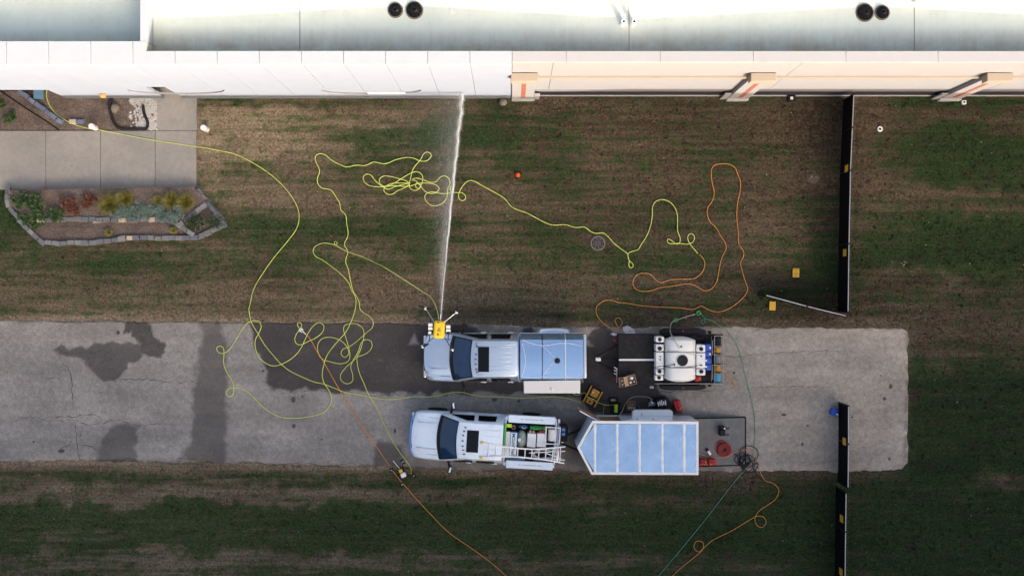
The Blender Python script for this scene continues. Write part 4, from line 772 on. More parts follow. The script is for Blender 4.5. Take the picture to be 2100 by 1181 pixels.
hose('orange_hose', 'straight orange hose running from the driveway connector past the landed drone', Z(*R4, [(635, 250), (670, 290), (710, 360), (770, 460), (850, 600), (960, 780), (1080, 960)]) + Z(*ZD, [(100, 290), (230, 480), (360, 670), (500, 860), (560, 930), (650, 1030), (780, 1181)]) + [P(a, b) for a, b in [(880, 1050), (920, 1090), (970, 1125), (1010, 1155), (1060, 1200)]], HR, M['orange_hose'], seed=4)
hose('teal_hose', 'teal hose curving from the green valve past the ramp to the lawn', Z(*Rt, [(1420, 70), (1450, 110), (1472, 130), (1460, 170), (1440, 190), (1420, 170), (1430, 145), (1480, 135), (1550, 155), (1620, 200), (1700, 250), (1760, 320), (1820, 420), (1870, 540), (1900, 680), (1940, 830), (1975, 960)]) + Z(*ZT, [(1880, 130), (1920, 290), (1945, 400), (1955, 520), (1955, 640), (1945, 760), (1930, 860), (1900, 930), (1840, 1010), (1780, 1080), (1700, 1181)]) + [P(1440, 1072), P(1340, 1192)], HR * .8, M['teal_hose'], seed=5)
hose('orange_hose', 'orange hose trailing from the cargo ramp and looping away over the lawn', [P(1150 + a / 4.921, 760 + b / 4.921, z) for a, b, z in [(1380, 835, .5), (1500, 865, .36), (1600, 880, .26), (1680, 865, .2), (1760, 820, .16), (1840, 795, .12), (1920, 815, .075), (1970, 870, .075), (2000, 980, .065), (2030, 1060, .05), (2067, 1110, .05)]] + Z(1540, 640, 2.182, [(100, 765), (125, 795), (110, 835), (70, 865), (35, 890), (18, 920), (25, 950), (50, 962), (68, 940), (55, 915), (25, 912), (0, 925)], .045) + [P(a, b, .045) for a, b in [(1500, 1088), (1460, 1108), (1444, 1122), (1432, 1131), (1423, 1122), (1428, 1109), (1441, 1111), (1442, 1124), (1420, 1145), (1395, 1165), (1365, 1195)]], HR * .85, M['orange_hose'], zs=1)
hose('orange_hose', 'short golden hose end drooping from the reel frame to the asphalt', [P(1180 + a / 5.526, 630 + b / 5.526, z) for a, b, z in [(1640, 705, .75), (1680, 725, .5), (1720, 760, .2), (1780, 830, .065), (1810, 900, .065)]], HR * .9, M['gold_hose'], zs=1)
hose('white_hose', 'pale hose linking the green valves and rising onto the white tank', [P(1180 + a / 5.526, 630 + b / 5.526, z) for a, b, z in [(1360, 80, .08), (1280, 100, .07), (1170, 138, .09), (1100, 165, .1), (1078, 205, .3), (1075, 260, .9), (1085, 310, 1.5), (1120, 370, 1.95), (1180, 465, 1.93)]], .02, M['tan_hose'], zs=1)
for i, (a, b) in enumerate(((1135, 148), (1393, 66))):
    q = P(1180 + a / 5.526, 630 + b / 5.526); t = thing('hose_valve', ['green round hose valve nearest the trailer fender', 'green round hose valve where the teal hose starts'][i], 'valve', q); MB().torus((0, 0, .06), .075, .032, 20, 8).build('ring', M['green_plastic'], t, smooth=60); MB().lathe((0, 0, 0), [(.05, 0), (.05, .05), (.03, .07)], 14).build('stem', M['black_plastic'], t, smooth=40)
q = P(620.5, 679, .04); t = thing('hose_connector', 'white H shaped hose connector between lime and orange hoses', 'connector', q, R(-42)); MB().cyl((-.16, .05, .03), (.02, .05, .03), .022).cyl((-.16, -.05, .03), (.02, -.05, .03), .022).build('outlet', M['white_plastic'], t, smooth=50); MB().cyl((-.07, -.09, .03), (-.07, .09, .03), .02).cyl((.0, 0, .03), (.2, 0, .03), .022).build('manifold', M['alu_bright'], t, smooth=50)

# ------------------------------------------------------------------ pickup trucks  (local: x forward, y left, z up)
def truck(t, paint, f, wsb, rf, rr, b0, b1, wheels, marks, sunroof, dual=False):
    def sec(x, hw, zt, bul):
        h = [(hw * .95, .46), (hw, .66), (hw, zt - .25), (hw * .985, zt - .11), (hw * .92, zt - .02), (hw * .74, zt + .012), (hw * .66, zt + .014), (hw * .60, zt + .045), (hw * .3, zt + .058), (0, zt + .062)]
        full = [(-a, b) for a, b in h] + [(a, b) for a, b in h[-2::-1]]
        return [Vector((x + bul * (1 - (y / hw) ** 2), y, z)) for y, z in full]
    st = [sec(f - .12, .74, .72, .10), sec(f - .12, .84, .88, .12), sec(f - .16, .90, 1.00, .13), sec(f - .32, .95, 1.09, .12), sec(f - .6, .975, 1.15, .09), sec(f - 1.0, .985, 1.19, .05), sec(wsb + .1, .985, 1.235, 0), sec(wsb - .2, .985, 1.235, 0), sec(rr - .03, .985, 1.235, 0)]
    MB().loft(st, cap=True).build('body', paint, t, smooth=38)
    for s in (1, -1): MB().tube([(f - .42, s * .70, 1.12), (f - .7, s * .73, 1.172), (f - 1.0, s * .735, 1.205), (wsb + .14, s * .735, 1.25)], .007, 4).build('hood_seam', M['black_plastic'], t)
    # cab
    def cs(x, yb, yr, zr, wgt):
        h = [(yb, 1.16), (yb * .985, 1.26), (yb * .55 + yr * .45, 1.26 + (zr - 1.30) * .5 if zr > 1.36 else 1.28), (yr, zr - .06), (yr * .955, zr - .016), (yr * .8, zr + .004), (yr * .4, zr + .018), (0, zr + .022)]
        full = [(-a, b) for a, b in h] + [(a, b) for a, b in h[-2::-1]]
        return [Vector((x + .15 * wgt * (1 - (y / .93) ** 2), y, z)) for y, z in full]
    YB, YR = .95, .725
    cst = [cs(wsb, YB, .90, 1.30, 1.), cs(wsb * .5 + rf * .5, YB, .815, 1.62, .9), cs(rf, YB, .74, 1.88, .8), cs(rf - .2, YB, YR, 1.93, .5), cs(rf - .5, YB, YR, 1.95, .15), cs((rf + rr) / 2 - .1, YB, YR, 1.955, 0), cs(rr + .15, YB, YR, 1.94, 0), cs(rr + .02, YB, YR - .03, 1.88, 0), cs(rr, YB, .85, 1.3, 0)]
    MB().loft(cst, cap=True).build('cab', paint, t, smooth=38)
    def ws(off, inset, t0, t1, name, m):
        rows = []
        for i in range(5):
            u = t0 + (t1 - t0) * i / 4; x = wsb * (1 - u) + rf * u; yr = .90 * (1 - u) + .735 * u; zr = 1.30 * (1 - u) + 1.88 * u + .02 * math.sin(PI * u); wg = 1 - .2 * u; row = []
            for k in range(13):
                y = (k / 6 - 1) * yr * inset; row.append(Vector((x + .15 * wg * (1 - (y / .93) ** 2) + off * .55, y, zr + .022 * (1 - (y / yr) ** 2) + off * .85)))
            rows.append(row)
        MB().loft(rows).build(name, m, t, smooth=60)
    ws(.012, .985, -.02, .97, 'windshield_frame', M['black_plastic']); ws(.02, .93, .16, .93, 'windshield', M['windshield'])
    for s in (1, -1):
        def sw(xa, xb, xc, xd, nm='side_window'):
            # bottom xa..xb, top xc..xd on the sloped greenhouse side
            def pt(x, v): y = YB * .985 * (1 - v) + YR * v; z = 1.26 * (1 - v) + 1.885 * v; return Vector((x, s * (y + .02 + .03 * math.sin(PI * v) * 0 + .012), z + .012))
            MB().loft([[pt(xa, .12), pt(xb, .12)], [pt((xa + xc) / 2, .5) , pt((xb + xd) / 2, .5)], [pt(xc, .84), pt(xd, .84)]]).build(nm, M['glass_dark'], t, smooth=60)
        mid = (wsb + rr) / 2 - .12
        sw(wsb - .35, mid + .06, rf - .22, mid + .06); sw(mid - .1, rr + .28, mid - .1, rr + .33)
        for xh in (mid + .22, rr + .3): MB().b2(xh - .11, xh + .11, s * .985 - .02, s * .985 + .03, 1.02, 1.06).build('door_handle', M['chrome'] if dual else paint, t, bev=.01)
        mx = wsb - .36
        MB().box((mx, s * 1.05, 1.2), (.10, .30, .07), s * .25).build('mirror_arm', M['black_plastic'], t, bev=.015)
        mr = MB().box((mx - .05, s * 1.24, 1.24), (.12, .26, .30), s * -.22).build('mirror', M['black_plastic'], t, bev=.03)
        if not dual: MB().box((mx - .07, s * 1.27, 1.30), (.07, .22, .20), s * -.22).build('mirror_cap', M['white_paint_sky_tint'], mr, bev=.02)
        for wx in wheels:
            wy = s * (.87 if not (dual and wx < 0) else .98); wo = MB().lathe((wx, wy, .41), [(.24, -.15), (.36, -.15), (.41, -.11), (.41, .11), (.36, .15), (.24, .15)], 28, 'Y').build('wheel', M['rubber'], t, smooth=40)
            MB().lathe((wx, wy, .41), [(.0, -.12), (.235, -.13), (.235, .13), (.0, .12)], 20, 'Y').build('rim', M['chrome'], wo, smooth=40)
        MB().loft([[Vector((f - .13, s * .55, .82)), Vector((f - .15, s * .83, .82)), Vector((f - .30, s * .935, .84))], [Vector((f - .17, s * .55, 1.0)), Vector((f - .2, s * .83, 1.0)), Vector((f - .36, s * .945, 1.01))]]).build('headlight', M['chrome'], t)
        MB().b2(b1 - .03, b1 + .09, s * .86, s * .99, .8, 1.25).build('tail_light', M['red_light'], t, bev=.02)
        if dual:
            rings = []
            for i in range(13):
                a = PI * i / 12; x = wheels[1] + .74 * math.cos(a); zt = .45 + .62 * math.sin(a) ** .6; w_ = .20 * math.sin(a) ** .4 if 0 < i < 12 else 0.
                rings.append([Vector((x, s * .98, zt)), Vector((x, s * (.98 + w_ * .7), zt - .03)), Vector((x, s * (.98 + w_), zt - .14)), Vector((x, s * (.98 + w_), .45))])
            MB().loft(rings).build('fender', paint, t, smooth=60)
    MB().b2(f - .10, f + .03, -.86, .86, .48, .70).build('bumper', M['chrome'], t, bev=.05, seg=3)
    MB().b2(f - .12, f - .02, -.55, .55, .71, .93).build('grille', M['black_plastic'], t, bev=.02)
    MB().b2(b1 - .2, b1 - .05, -.9, .9, .5, .68).build('bumper', M['chrome'], t, bev=.04)
    sx0, sx1, sy = sunroof; sh = .49 if dual else .43; MB().b2(sx0, sx1, sy - sh, sy + sh, 1.95, 1.99).build('sunroof', M['glass_dark'], t, bev=.04, seg=3)
    for (mx, my) in marks: MB().box((mx, my, 1.958), (.085, .05, .045)).build('marker_light', M['amber'], t, bev=.015)
    # open bed
    mb = MB()
    for s in (1, -1): mb.b2(b1, b0, s * .83, s * .985, .55, 1.36)
    mb.b2(b0 - .06, b0, -.83, .83, .7, 1.36).b2(b1 + .05, b0, -.83, .83, .68, .78); mb.build('bed', paint, t, bev=.03)
    MB().b2(b1 - .02, b1 + .045, -.84, .84, .72, 1.34).build('tailgate', paint, t, bev=.02)
    MB().b2(b1 + .1, f - .5, -.6, .6, .38, .66).build('chassis', M['black_metal'], t)
    for s in (.35, -.2): MB().tube([(wsb + .12, s, 1.325), (wsb - .18, s + .42, 1.47)], .012, 5).build('wiper', M['black_plastic'], t)
# silver truck
STX, STY = -.335, -2.765
t1 = thing('pickup_truck', 'silver crew cab pickup with blue reflecting bed cap and dual rear wheels', 'pickup truck', (STX, STY, .035), PI)
S19 = (CAM_H - 1.95) / FPX
def stl(px, py, h): q = P(px, py, h); return -(q.x - STX), -(q.y - STY)
mk = [stl(820 + a / 5.122, 600 + b / 5.122, 1.95) for a, b in [(810, 565), (800, 648), (797, 700), (797, 752), (803, 805), (812, 835)]]
truck(t1, M['silver_paint_sky_tint'], 3.21, 1.98, 1.13, -.58, -.62, -3.15, (2.2, -2.03), mk, (*sorted((stl(820 + 822 / 5.122, 737, 1.95)[0], stl(820 + 938 / 5.122, 737, 1.95)[0])), stl(0, 600 + 700 / 5.122, 1.95)[1]), True)
for yy in (572, 625, 673, 720, 769, 817):
    a = stl(820 + 955 / 5.122, 600 + yy / 5.122, 1.95); b = stl(820 + 1170 / 5.122, 600 + yy / 5.122, 1.95); MB().box(((a[0] + b[0]) / 2, (a[1] + b[1]) / 2, 1.962), (abs(a[0] - b[0]), .035, .03)).build('roof_rib', M['silver_paint_sky_tint'], t1, bev=.012, seg=2)
for yy in (548, 862):
    a = stl(820 + 810 / 5.122, 600 + yy / 5.122, 1.93); b = stl(820 + 1220 / 5.122, 600 + yy / 5.122, 1.93); MB().box(((a[0] + b[0]) / 2, (a[1] + b[1]) / 2, 1.945), (abs(a[0] - b[0]), .03, .025)).build('roof_rib', M['silver_paint_sky_tint'], t1, bev=.012)
a = stl(820 + 305 / 5.122, 600 + 803 / 5.122, 1.2); b = stl(820 + 500 / 5.122, 600 + 803 / 5.122, 1.2); MB().box(((a[0] + b[0]) / 2, a[1], 1.245), (abs(a[0] - b[0]), .05, .03)).build('hood_ridge', M['silver_paint_sky_tint'], t1, bev=.012)
# bed cap of the silver truck
cap = []
for x in (-.66, -1.3, -1.31, -1.9, -2.5, -3.12):
    sag = .02 * math.sin((x + .6) * 3)
    cap.append([Vector((x, y, z)) for y, z in [(-.965, 1.365), (-.965, 1.50), (-.90, 1.72), (-.80, 1.88), (-.745, 1.955), (-.35, 1.985 + sag), (0, 1.995 - sag), (.35, 1.985), (.745, 1.955), (.80, 1.90), (.86, 1.72), (.965, 1.50), (.965, 1.365)]])
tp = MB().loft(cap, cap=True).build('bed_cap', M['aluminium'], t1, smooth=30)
for s, m in ((1, 'black_plastic'), (-1, 'silver_paint_sky_tint')): MB().b2(-3.1, -.68, s * .972, s * .99, 1.375, 1.44).build('cap_rail', M[m], t1, bev=.006)
for xx, m in ((-1.52, 'black_plastic'), (-2.42, 'alu_bright')):
    MB().tube([(xx, -.95, 1.6), (xx, -.76, 1.97), (xx, 0, 2.015), (xx, .76, 1.97), (xx, .93, 1.6)], .014, 6).build('strap', M[m], t1)
for pl in ([(-.75, -.74, 1.975), (-1.1, -.60, 2.0), (-1.52, -.52, 2.02), (-2.4, -.62, 2.0), (-3.1, -.50, 1.99)], [(-1.52, -.50, 2.015), (-1.75, -.3, 2.02), (-2.05, -.02, 2.02)], [(-1.55, .62, 2.0), (-1.8, .3, 2.015), (-2.05, .02, 2.02)], [(-.72, .72, 1.99), (-.86, .1, 2.015), (-.74, -.6, 1.99)], [(-.7, .72, 1.985), (-2.0, .68, 1.995), (-3.1, .74, 1.98)]):
    MB().tube(catmull(pl, .15), .009, 5).build('cord', M['alu_bright'], t1)
a = stl(1143, 739.5, 2.0); MB().lathe((a[0], a[1], 1.99), [(.11, 0), (.11, .06), (.08, .08)], 20).build('cap_vent', M['black_plastic'], t1, smooth=40)
# raised side door of the cap
a = P(1074, 781, 1.93); b = P(1190, 805.5, 1.93)
fl = MB(); fl.loft([[Vector((a.x, a.y, 1.90)), Vector((b.x, a.y + .03, 1.90)), Vector((b.x, a.y + .03, 1.93)), Vector((a.x, a.y, 1.93))], [Vector((a.x + .01, b.y, 2.02)), Vector((b.x - .01, b.y, 2.02)), Vector((b.x - .01, b.y, 2.05)), Vector((a.x + .01, b.y, 2.05))]], True, True)
fl.v = [(-(x - STX), -(y - STY), z - .035) for x, y, z in fl.v]; fd = fl.build('side_door', M['cream'], t1, bev=.008)
q = P(820 + 1597 / 5.122, 600 + 1015 / 5.122, 2.0); mb = MB().box((-(q.x - STX), -(q.y - STY), 2.0), (.13, .02, .05)).box((-(q.x - STX), -(q.y - STY), 2.0), (.02, .13, .05)); mb.build('latch', M['alu_bright'], fd)
# white truck
WTX, WTY, WTA = -1.19, -6.0, PI - R(3.1)
t2 = thing('pickup_truck', 'white crew cab pickup loaded with cleaning gear and a ladder', 'pickup truck', (WTX, WTY, .035), WTA)
Wm = (Matrix.Translation((WTX, WTY, .035)) @ Matrix.Rotation(WTA, 4, 'Z')).inverted()
def wl(px, py, h): return Wm @ P(px, py, h)
def wz(x, y, h, s=9.84, x0=860, y0=840): return wl(x0 + x / s, y0 + y / s, h)
mk = [tuple(wz(a, b, 1.97))[:2] for a, b in [(932, 355), (905, 432), (885, 516), (875, 624), (875, 732), (885, 812), (902, 896)]]
c0 = wz(955, 630, 1.97); c1 = wz(1195, 635, 1.97)
truck(t2, M['white_paint_sky_tint'], 2.86, 1.63, .84, -.84, -.88, -2.92, (1.87, -1.93), mk, (c1.x, c0.x, c0.y), False)
MB().tube(catmull([(2.74, -.84, 1.02), (2.84, -.6, 1.06), (2.885, 0, 1.075), (2.84, .6, 1.06), (2.74, .84, 1.02)], .1), .03, 6).build('bug_deflector', M['blue_strip'], t2, smooth=60)
for s in (1, -1): MB().tube([(2.6, s * .50, 1.205), (1.75, s * .52, 1.29)], .022, 6).build('hood_ridge', M['white_paint_sky_tint'], t2, smooth=60)
for yy in (-.45, -.22, .05, .28, .5):
    MB().b2(-.75, -.05, yy - .012, yy + .012, 1.955, 1.978).build('roof_rib', M['white_paint_sky_tint'], t2, bev=.008)
for s in (1, -1):
    ld = MB().box((-1.93, s * .90, 1.43), (1.85, .30, .10)).build('toolbox_lid', M['white_paint_sky_tint'], t2, bev=.015)
    for i in range(18):
        if i in (3, 15): continue
        MB().box((-2.36 + i * .05, s * .90, 1.4815), (.032, .022, .002)).build('lettering', M['print'], ld)
MB().b2(-2.9, -.95, -.72, .72, .785, .80).build('bed_liner', M['black_plastic'], t2)
# gear in the white truck's bed: each a thing of its own
Wt = Matrix.Translation((WTX, WTY, .035)) @ Matrix.Rotation(WTA, 4, 'Z')
def on_truck(name, label, cat, x, y, z, group=None):
    p = Wt @ Vector((x, y, z)); return thing(name, label, cat, p, WTA, group)
def tz(x, y, h): return wl(1020 + x / 9.844, 850 + y / 9.844, h)
def rect(x0, y0, x1, y1, h): a, b = tz(x0, y0, h), tz(x1, y1, h); return (a.x + b.x) / 2, (a.y + b.y) / 2, abs(a.x - b.x), abs(a.y - b.y)
BZ = .80
x, y, w_, h_ = rect(265, 350, 385, 830, 1.45); t = on_truck('equipment_case', 'blue grey equipment case lettered along its lid in the truck bed', 'case', x, y, BZ); MB().b2(-w_ / 2, w_ / 2, -h_ / 2, h_ / 2, 0, .6).build('body', M['aluminium'], t, bev=.04); o = MB().b2(-w_ * .42, w_ * .42, -h_ * .47, h_ * .47, .601, .63).build('lid', M['white_paint_sky_tint'], t, bev=.01)
text_obj('PHANTOM', .17, o, (0, .0, .6315), (0, 0, PI / 2 + PI), M['print'], bold=.004)
x, y, w_, h_ = rect(180, 340, 235, 840, 1.4); t = on_truck('pipe_rack', 'grey aluminium pipe bundle beside the green bed frame', 'rack', x, y, BZ)
for k in (-.06, 0, .06): MB().cyl((k, -h_ / 2, .56), (k, h_ / 2, .56), .03, n=10).build('pipe', M['alu_bright'], t, smooth=60)
MB().b2(-.09, .09, -.5, -.42, 0, .53).b2(-.09, .09, .42, .5, 0, .53).build('rest', M['black_metal'], t)
x, y, w_, h_ = rect(390, 330, 590, 680, 1.4); t = on_truck('plastic_sack', 'crumpled translucent grey plastic sack in the truck bed', 'sack', x, y, BZ); me = lumpy('bag', (0, 0, .32), w_ / 2, h_ / 2, .32, M['sack'], 77, 3, t); me.data.polygons.foreach_set('use_smooth', [True] * len(me.data.polygons)); MB().lathe((w_ * .2, 0, .6), [(.07, 0), (.07, .05)], 14).build('cap', M['white_plastic'], t, smooth=40)
for i, (xa, xb) in enumerate(((610, 770), (805, 980))):
    x, y, w_, h_ = rect(xa, 375, xb, 660, 1.45); t = on_truck('battery_box', ['white rectangular battery box next to the plastic sack', 'white rectangular battery box with red terminals next to the reel'][i], 'box', x, y, BZ); MB().b2(-w_ / 2, w_ / 2, -h_ / 2, h_ / 2, 0, .6).build('case', M['white_plastic'], t, bev=.02)
    for k in (-.06, .06): MB().b2(k - .045, k + .045, -h_ / 2 - .1, -h_ / 2 - .001, .3, .58).build('terminal', M['red_plastic' if i else 'cardboard'], t, bev=.01)
x, y, w_, h_ = rect(985, 250, 1250, 600, 1.45); t = on_truck('hose_reel', 'white hose reel with square frame at the truck tailgate', 'reel', x, y, BZ)
rxc, ryc, rw, rh = rect(1010, 290, 1190, 530, 1.45)
fr = MB()
for a in (-w_ / 2, w_ / 2): fr.tube([(a, -h_ / 2, 0), (a, -h_ / 2, .62), (a, h_ / 2, .62), (a, h_ / 2, 0)], .025, 8)
for b in (-h_ / 2, h_ / 2): fr.tube([(-w_ / 2, b, .62), (w_ / 2, b, .62)], .025, 8)
fr.build('frame', M['alu_bright'], t, smooth=60)
dr = MB().lathe((0, 0, .38), [(.05, -rh / 2 - .02)] + [(rw / 2 - (.012 if i % 2 else 0), -rh / 2 + rh * i / 16) for i in range(17)] + [(.05, rh / 2 + .02)], 24, 'Y').build('hose_coil', M['white_hose'], t, smooth=60)
x, y, w_, h_ = rect(140, 215, 165, 640, 1.45); t = on_truck('bed_rack', 'bright green bed frame behind the white cab', 'rack', x, y, BZ)
MB().tube([(0, -h_ / 2, 0), (0, -h_ / 2, .62), (0, h_ / 2, .62), (0, h_ / 2, 0)], .04, 8).build('bar', M['green_frame'], t, smooth=60); MB().box((-.14, -h_ / 2, .60), (.22, .14, .07)).build('bracket', M['lime'], t, bev=.02)
x, y, w_, h_ = rect(660, 240, 985, 330, 1.3); t = on_truck('green_bin', 'dark green plastic bin along the bed side holding cables', 'bin', x, y, BZ); MB().b2(-w_ / 2, w_ / 2, -h_ / 2, h_ / 2, 0, .42).build('tub', M['green_plastic'], t, bev=.03); MB().tube(catmull([(-w_ / 2, .03, .45), (-.1, -.02, .46), (.2, .04, .45)], .05), .02, 6).build('cable', M['green_frame'], t)
x, y, w_, h_ = rect(420, 215, 640, 310, 1.3); t = on_truck('rag_pile', 'dark blue rags with a lime strap beside the green bin', 'rags', x, y, BZ); lumpy('cloth', (0, 0, .2), w_ / 2, h_ / 2, .2, M['blue_plastic'], 5, 2, t); MB().tube(catmull([(-.1, 0, .4), (-.02, .04, .42), (.08, -.03, .41)], .03), .02, 6).build('strap', M['lime'], t)
x, y, w_, h_ = rect(270, 215, 380, 320, 1.3); t = on_truck('cable_bundle', 'brown cable bundle in the corner of the truck bed', 'cable', x, y, BZ)
cb = MB()
for k in range(4): cb.torus((0, 0, .2 + .05 * k), .06 + .008 * (k % 2), .02, 16, 6)
cb.build('coil', M['cardboard'], t, smooth=60); MB().lathe((0, 0, 0), [(.07, 0), (.06, .18)], 14).build('spool', M['black_plastic'], t, smooth=40)
t = on_truck('motor_unit', 'black pump motor with blue tags hanging at the truck tailgate', 'motor', *tz(1340, 390, 1.2).xy, .55)
MB().b2(-.14, .16, -.34, .34, .0, .5).build('frame', M['black_metal'], t, bev=.03)
for b in (-.16, .02): MB().b2(-.06, .08, b - .06, b + .06, .501, .53).build('tag', M['blue_strip'], t, bev=.01)
MB().cyl((-.1, -.3, .45), (-.1, .3, .45), .07, n=14).build('motor', M['black_plastic'], t, smooth=50)
t = on_truck('hose_bundle', 'tangle of white hoses under the ladder in truck bed', 'hose', *tz(900, 800, 1.3).xy, BZ)
hb = MB(); rr = random.Random(3)
for k in range(6):
    a0 = rr.uniform(0, 6); hb.tube(catmull([(-.1 + .45 * math.cos(a0 + u) + rr.uniform(-.05, .05), .17 * math.sin(a0 + u) + rr.uniform(-.03, .03), .25 + .04 * k) for u in (0, 1.2, 2.4, 3.6, 4.8, 6.0)], .05), .014, 6)
hb.build('hose', M['white_hose'], t, smooth=60); MB().b2(-.5, .3, -.22, .22, 0, .22).build('tray', M['black_plastic'], t, bev=.02)
# ladder: two tapering stiles, overhanging the tailgate
LZ = 2.06
t = on_truck('ladder', 'aluminium extension ladder lying over the white truck cab and bed', 'ladder', *tz(600, 780, 1.7).xy, 1.52)
lo = Wm @ Vector(t.location); mi = Matrix.Translation(-lo)
def lad(pts, hs): return [mi @ wl(1020 + a / 9.844, 850 + b / 9.844, h) for (a, b), h in zip(pts, hs)]
s1 = lad([(-310, 560), (-60, 615), (300, 665), (700, 695), (940, 685), (1370, 645)], [2.03, 2.02, 1.9, 1.78, 1.7, 1.56]); s2 = lad([(-330, 868), (-60, 850), (300, 845), (700, 880), (940, 905), (1350, 980)], [2.03, 2.02, 1.9, 1.78, 1.7, 1.56])
for k, s_ in enumerate((s1, s2)):
    o = MB().tube(catmull(s_, .2), .032, 6).build('stile', M['alu_bright'], t); MB().box(s_[0], (.13, .09, .08)).build('end_cap', M['yellow_plastic'], o, bev=.02)
c1_, c2_ = catmull(s1, .02), catmull(s2, .02)
for i in range(11):
    u = .09 + .085 * i; a = c1_[min(len(c1_) - 1, int(u * len(c1_)))]; b = c2_[min(len(c2_) - 1, int(u * len(c2_)))]; MB().tube([a, b], .021, 6).build('rung', M['alu_bright'], t)
for (a, b) in (((640, 770), (1370, 735)), ((930, 880), (1360, 915)), ((960, 770), (1290, 880))):
    p = lad([a, b], [1.60, 1.54]); MB().tube(p, .022, 6).build('brace', M['alu_bright'], t)

# ------------------------------------------------------------------ enclosed cargo trailer
TZ = 2.40; TB = .45
tr = thing('cargo_trailer', 'white v nosed enclosed cargo trailer with ribbed metal roof and lowered ramp', 'trailer', P(1310, 918, TZ) * 1.0); tr.location.z = .035; tr.location.x = 4.9
def tp_(x, y, h=TZ): return P(1150 + x / 4.921, 760 + y / 4.921, h)
nose, nl, nr_, rr_, rl = tp_(165, 775), tp_(318, 505), tp_(310, 1047), tp_(1390, 1050), tp_(1390, 513)
out = [nose, nl, rl, rr_, nr_]
op0, op1 = tp_(405, 0).x, tp_(620, 0).x                                # side door opening
mb = MB(); zb, zt = TB, TZ - .03
def wallq(a, b, z0, z1, th=.05):
    d = (b - a); d.z = 0; n = Vector((-d.y, d.x, 0)).normalized() * th; q = [Vector((a.x, a.y, 0)), Vector((b.x, b.y, 0)), Vector((b.x, b.y, 0)) - n, Vector((a.x, a.y, 0)) - n]; c = sum(out, Vector()) / 5
    if ((q[2] - c).xy.length) > ((q[1] - c).xy.length): q = [q[0], q[1], q[1] + n, q[0] + n]
    mb.prism(q, z0, z1)
yN = (nl.y + rl.y) / 2
wallq(nose, nl, zb, zt); wallq(nose, nr_, zb, zt); wallq(nr_, rr_, zb, zt)
A = Vector((op0, yN, 0)); B = Vector((op1, yN, 0)); wallq(Vector((nl.x, nl.y, 0)), A, zb, zt); wallq(B, Vector((rl.x, rl.y, 0)), zb, zt); wallq(A, B, 2.25, zt); wallq(A, B, zb, zb + .12)
mb.b2(rl.x - .06, rl.x, rr_.y, rr_.y + .15, zb, zt).b2(rl.x - .06, rl.x, rl.y - .15, rl.y, zb, zt).b2(rl.x - .06, rl.x, rr_.y + .15, rl.y - .15, zt - .2, zt)
mb.build('body', M['white_paint_sky_tint'], tr, world=True)
mb = MB().prism([(p.x * .985 + 4.9 * .015, p.y * .985 + -6.02 * .015) for p in out], zb + .02, zb + .08); mb.build('floor', M['plywood'], tr, world=True)
MB().b2(op1 + .02, rl.x - .3, -6.9, -6.2, zb + .09, 1.9).build('cargo', M['black_plastic'], tr, world=True)
xsn = [345, 570, 795, 1025, 1245]; bx = [tp_(v, 0).x for v in xsn] + [rl.x - .09]
yi0, yi1 = rr_.y + .09, rl.y - .09
prev = bx[0]
shr = lambda a: a
MB().prism([(nose.x + .10, nose.y), (bx[0] - .03, yi1 - .03), (bx[0] - .03, yi0 + .03)], TZ - .03, TZ + .002).build('roof_panel', M['roof_sheet_sky_tint'], tr, world=True)
for a, b in zip(bx, bx[1:]): MB().b2(a + .03, b - .03 if b != bx[-1] else b, yi0, yi1, TZ - .03, TZ + .002).build('roof_panel', M['roof_sheet_sky_tint'], tr, world=True, bev=.004)
for a in bx[:-1]:
    pts0 = []; pts1 = []
    for i in range(15):
        y = yi0 + (yi1 - yi0) * i / 14; wv = .045 + random.uniform(-.012, .014); pts0.append(Vector((a - wv, y, TZ + .006))); pts1.append(Vector((a + wv, y, TZ + .006)))
    MB().loft([pts0, [p + Vector((0, 0, .012)) for p in [Vector(((q0.x + q1.x) / 2, q0.y, q0.z)) for q0, q1 in zip(pts0, pts1)]], pts1]).build('roof_seam', M['white_plastic'], tr, world=True)
rim = MB(); inner = [Vector((nose.x + .11, nose.y, 0)), Vector((nl.x + .05, nl.y - .10, 0)), Vector((rl.x - .09, rl.y - .095, 0)), Vector((rr_.x - .09, rr_.y + .095, 0)), Vector((nr_.x + .05, nr_.y + .10, 0))]
ring0 = [Vector((p.x, p.y, TZ - .06)) for p in out]; ring1 = [Vector((p.x, p.y, TZ + .012)) for p in out]; ring2 = [Vector((p.x, p.y, TZ + .012)) for p in inner]; ring3 = [Vector((p.x, p.y, TZ - .028)) for p in inner]
rim.loft([ring0, ring1, ring2, ring3], closed=True).build('roof_trim', M['white_plastic'], tr, world=True)
ex, ey, ez = tr.location
# open side door, side hatch, fenders, wheels, tongue
a, b = P(1224, 857, 1.4), P(1187, 837, 1.4); d = (b - a).normalized(); n = Vector((-d.y, d.x, 0)); n = n if n.y > 0 else -n
dd = MB().loft([[a + n * .02, b + n * .02, b - n * .02, a - n * .02]], closed=True); dd = MB()
dd.prism([(a + n * .0).xy, (b + n * .0).xy, (b - n * .035).xy, (a - n * .035).xy], .6, 2.2); do = dd.build('side_door', M['white_paint_sky_tint'], tr, world=True)
pl_ = MB().prism([(a + n * .008).xy, (b + n * .008).xy, (b + n * .001).xy, (a + n * .001).xy], .63, 2.17); pl_.v = [(x - ex, y - ey, z - ez) for x, y, z in pl_.v]; pl_.build('lining', M['plywood'], do)
h0, h1 = tp_(652, 0, 1.9).x, tp_(1035, 0, 1.9).x
ha = MB().b2(h0, h1, rl.y + .002, rl.y + .03, 1.25, 2.15).build('side_hatch', M['white_paint_sky_tint'], tr, bev=.006, world=True)
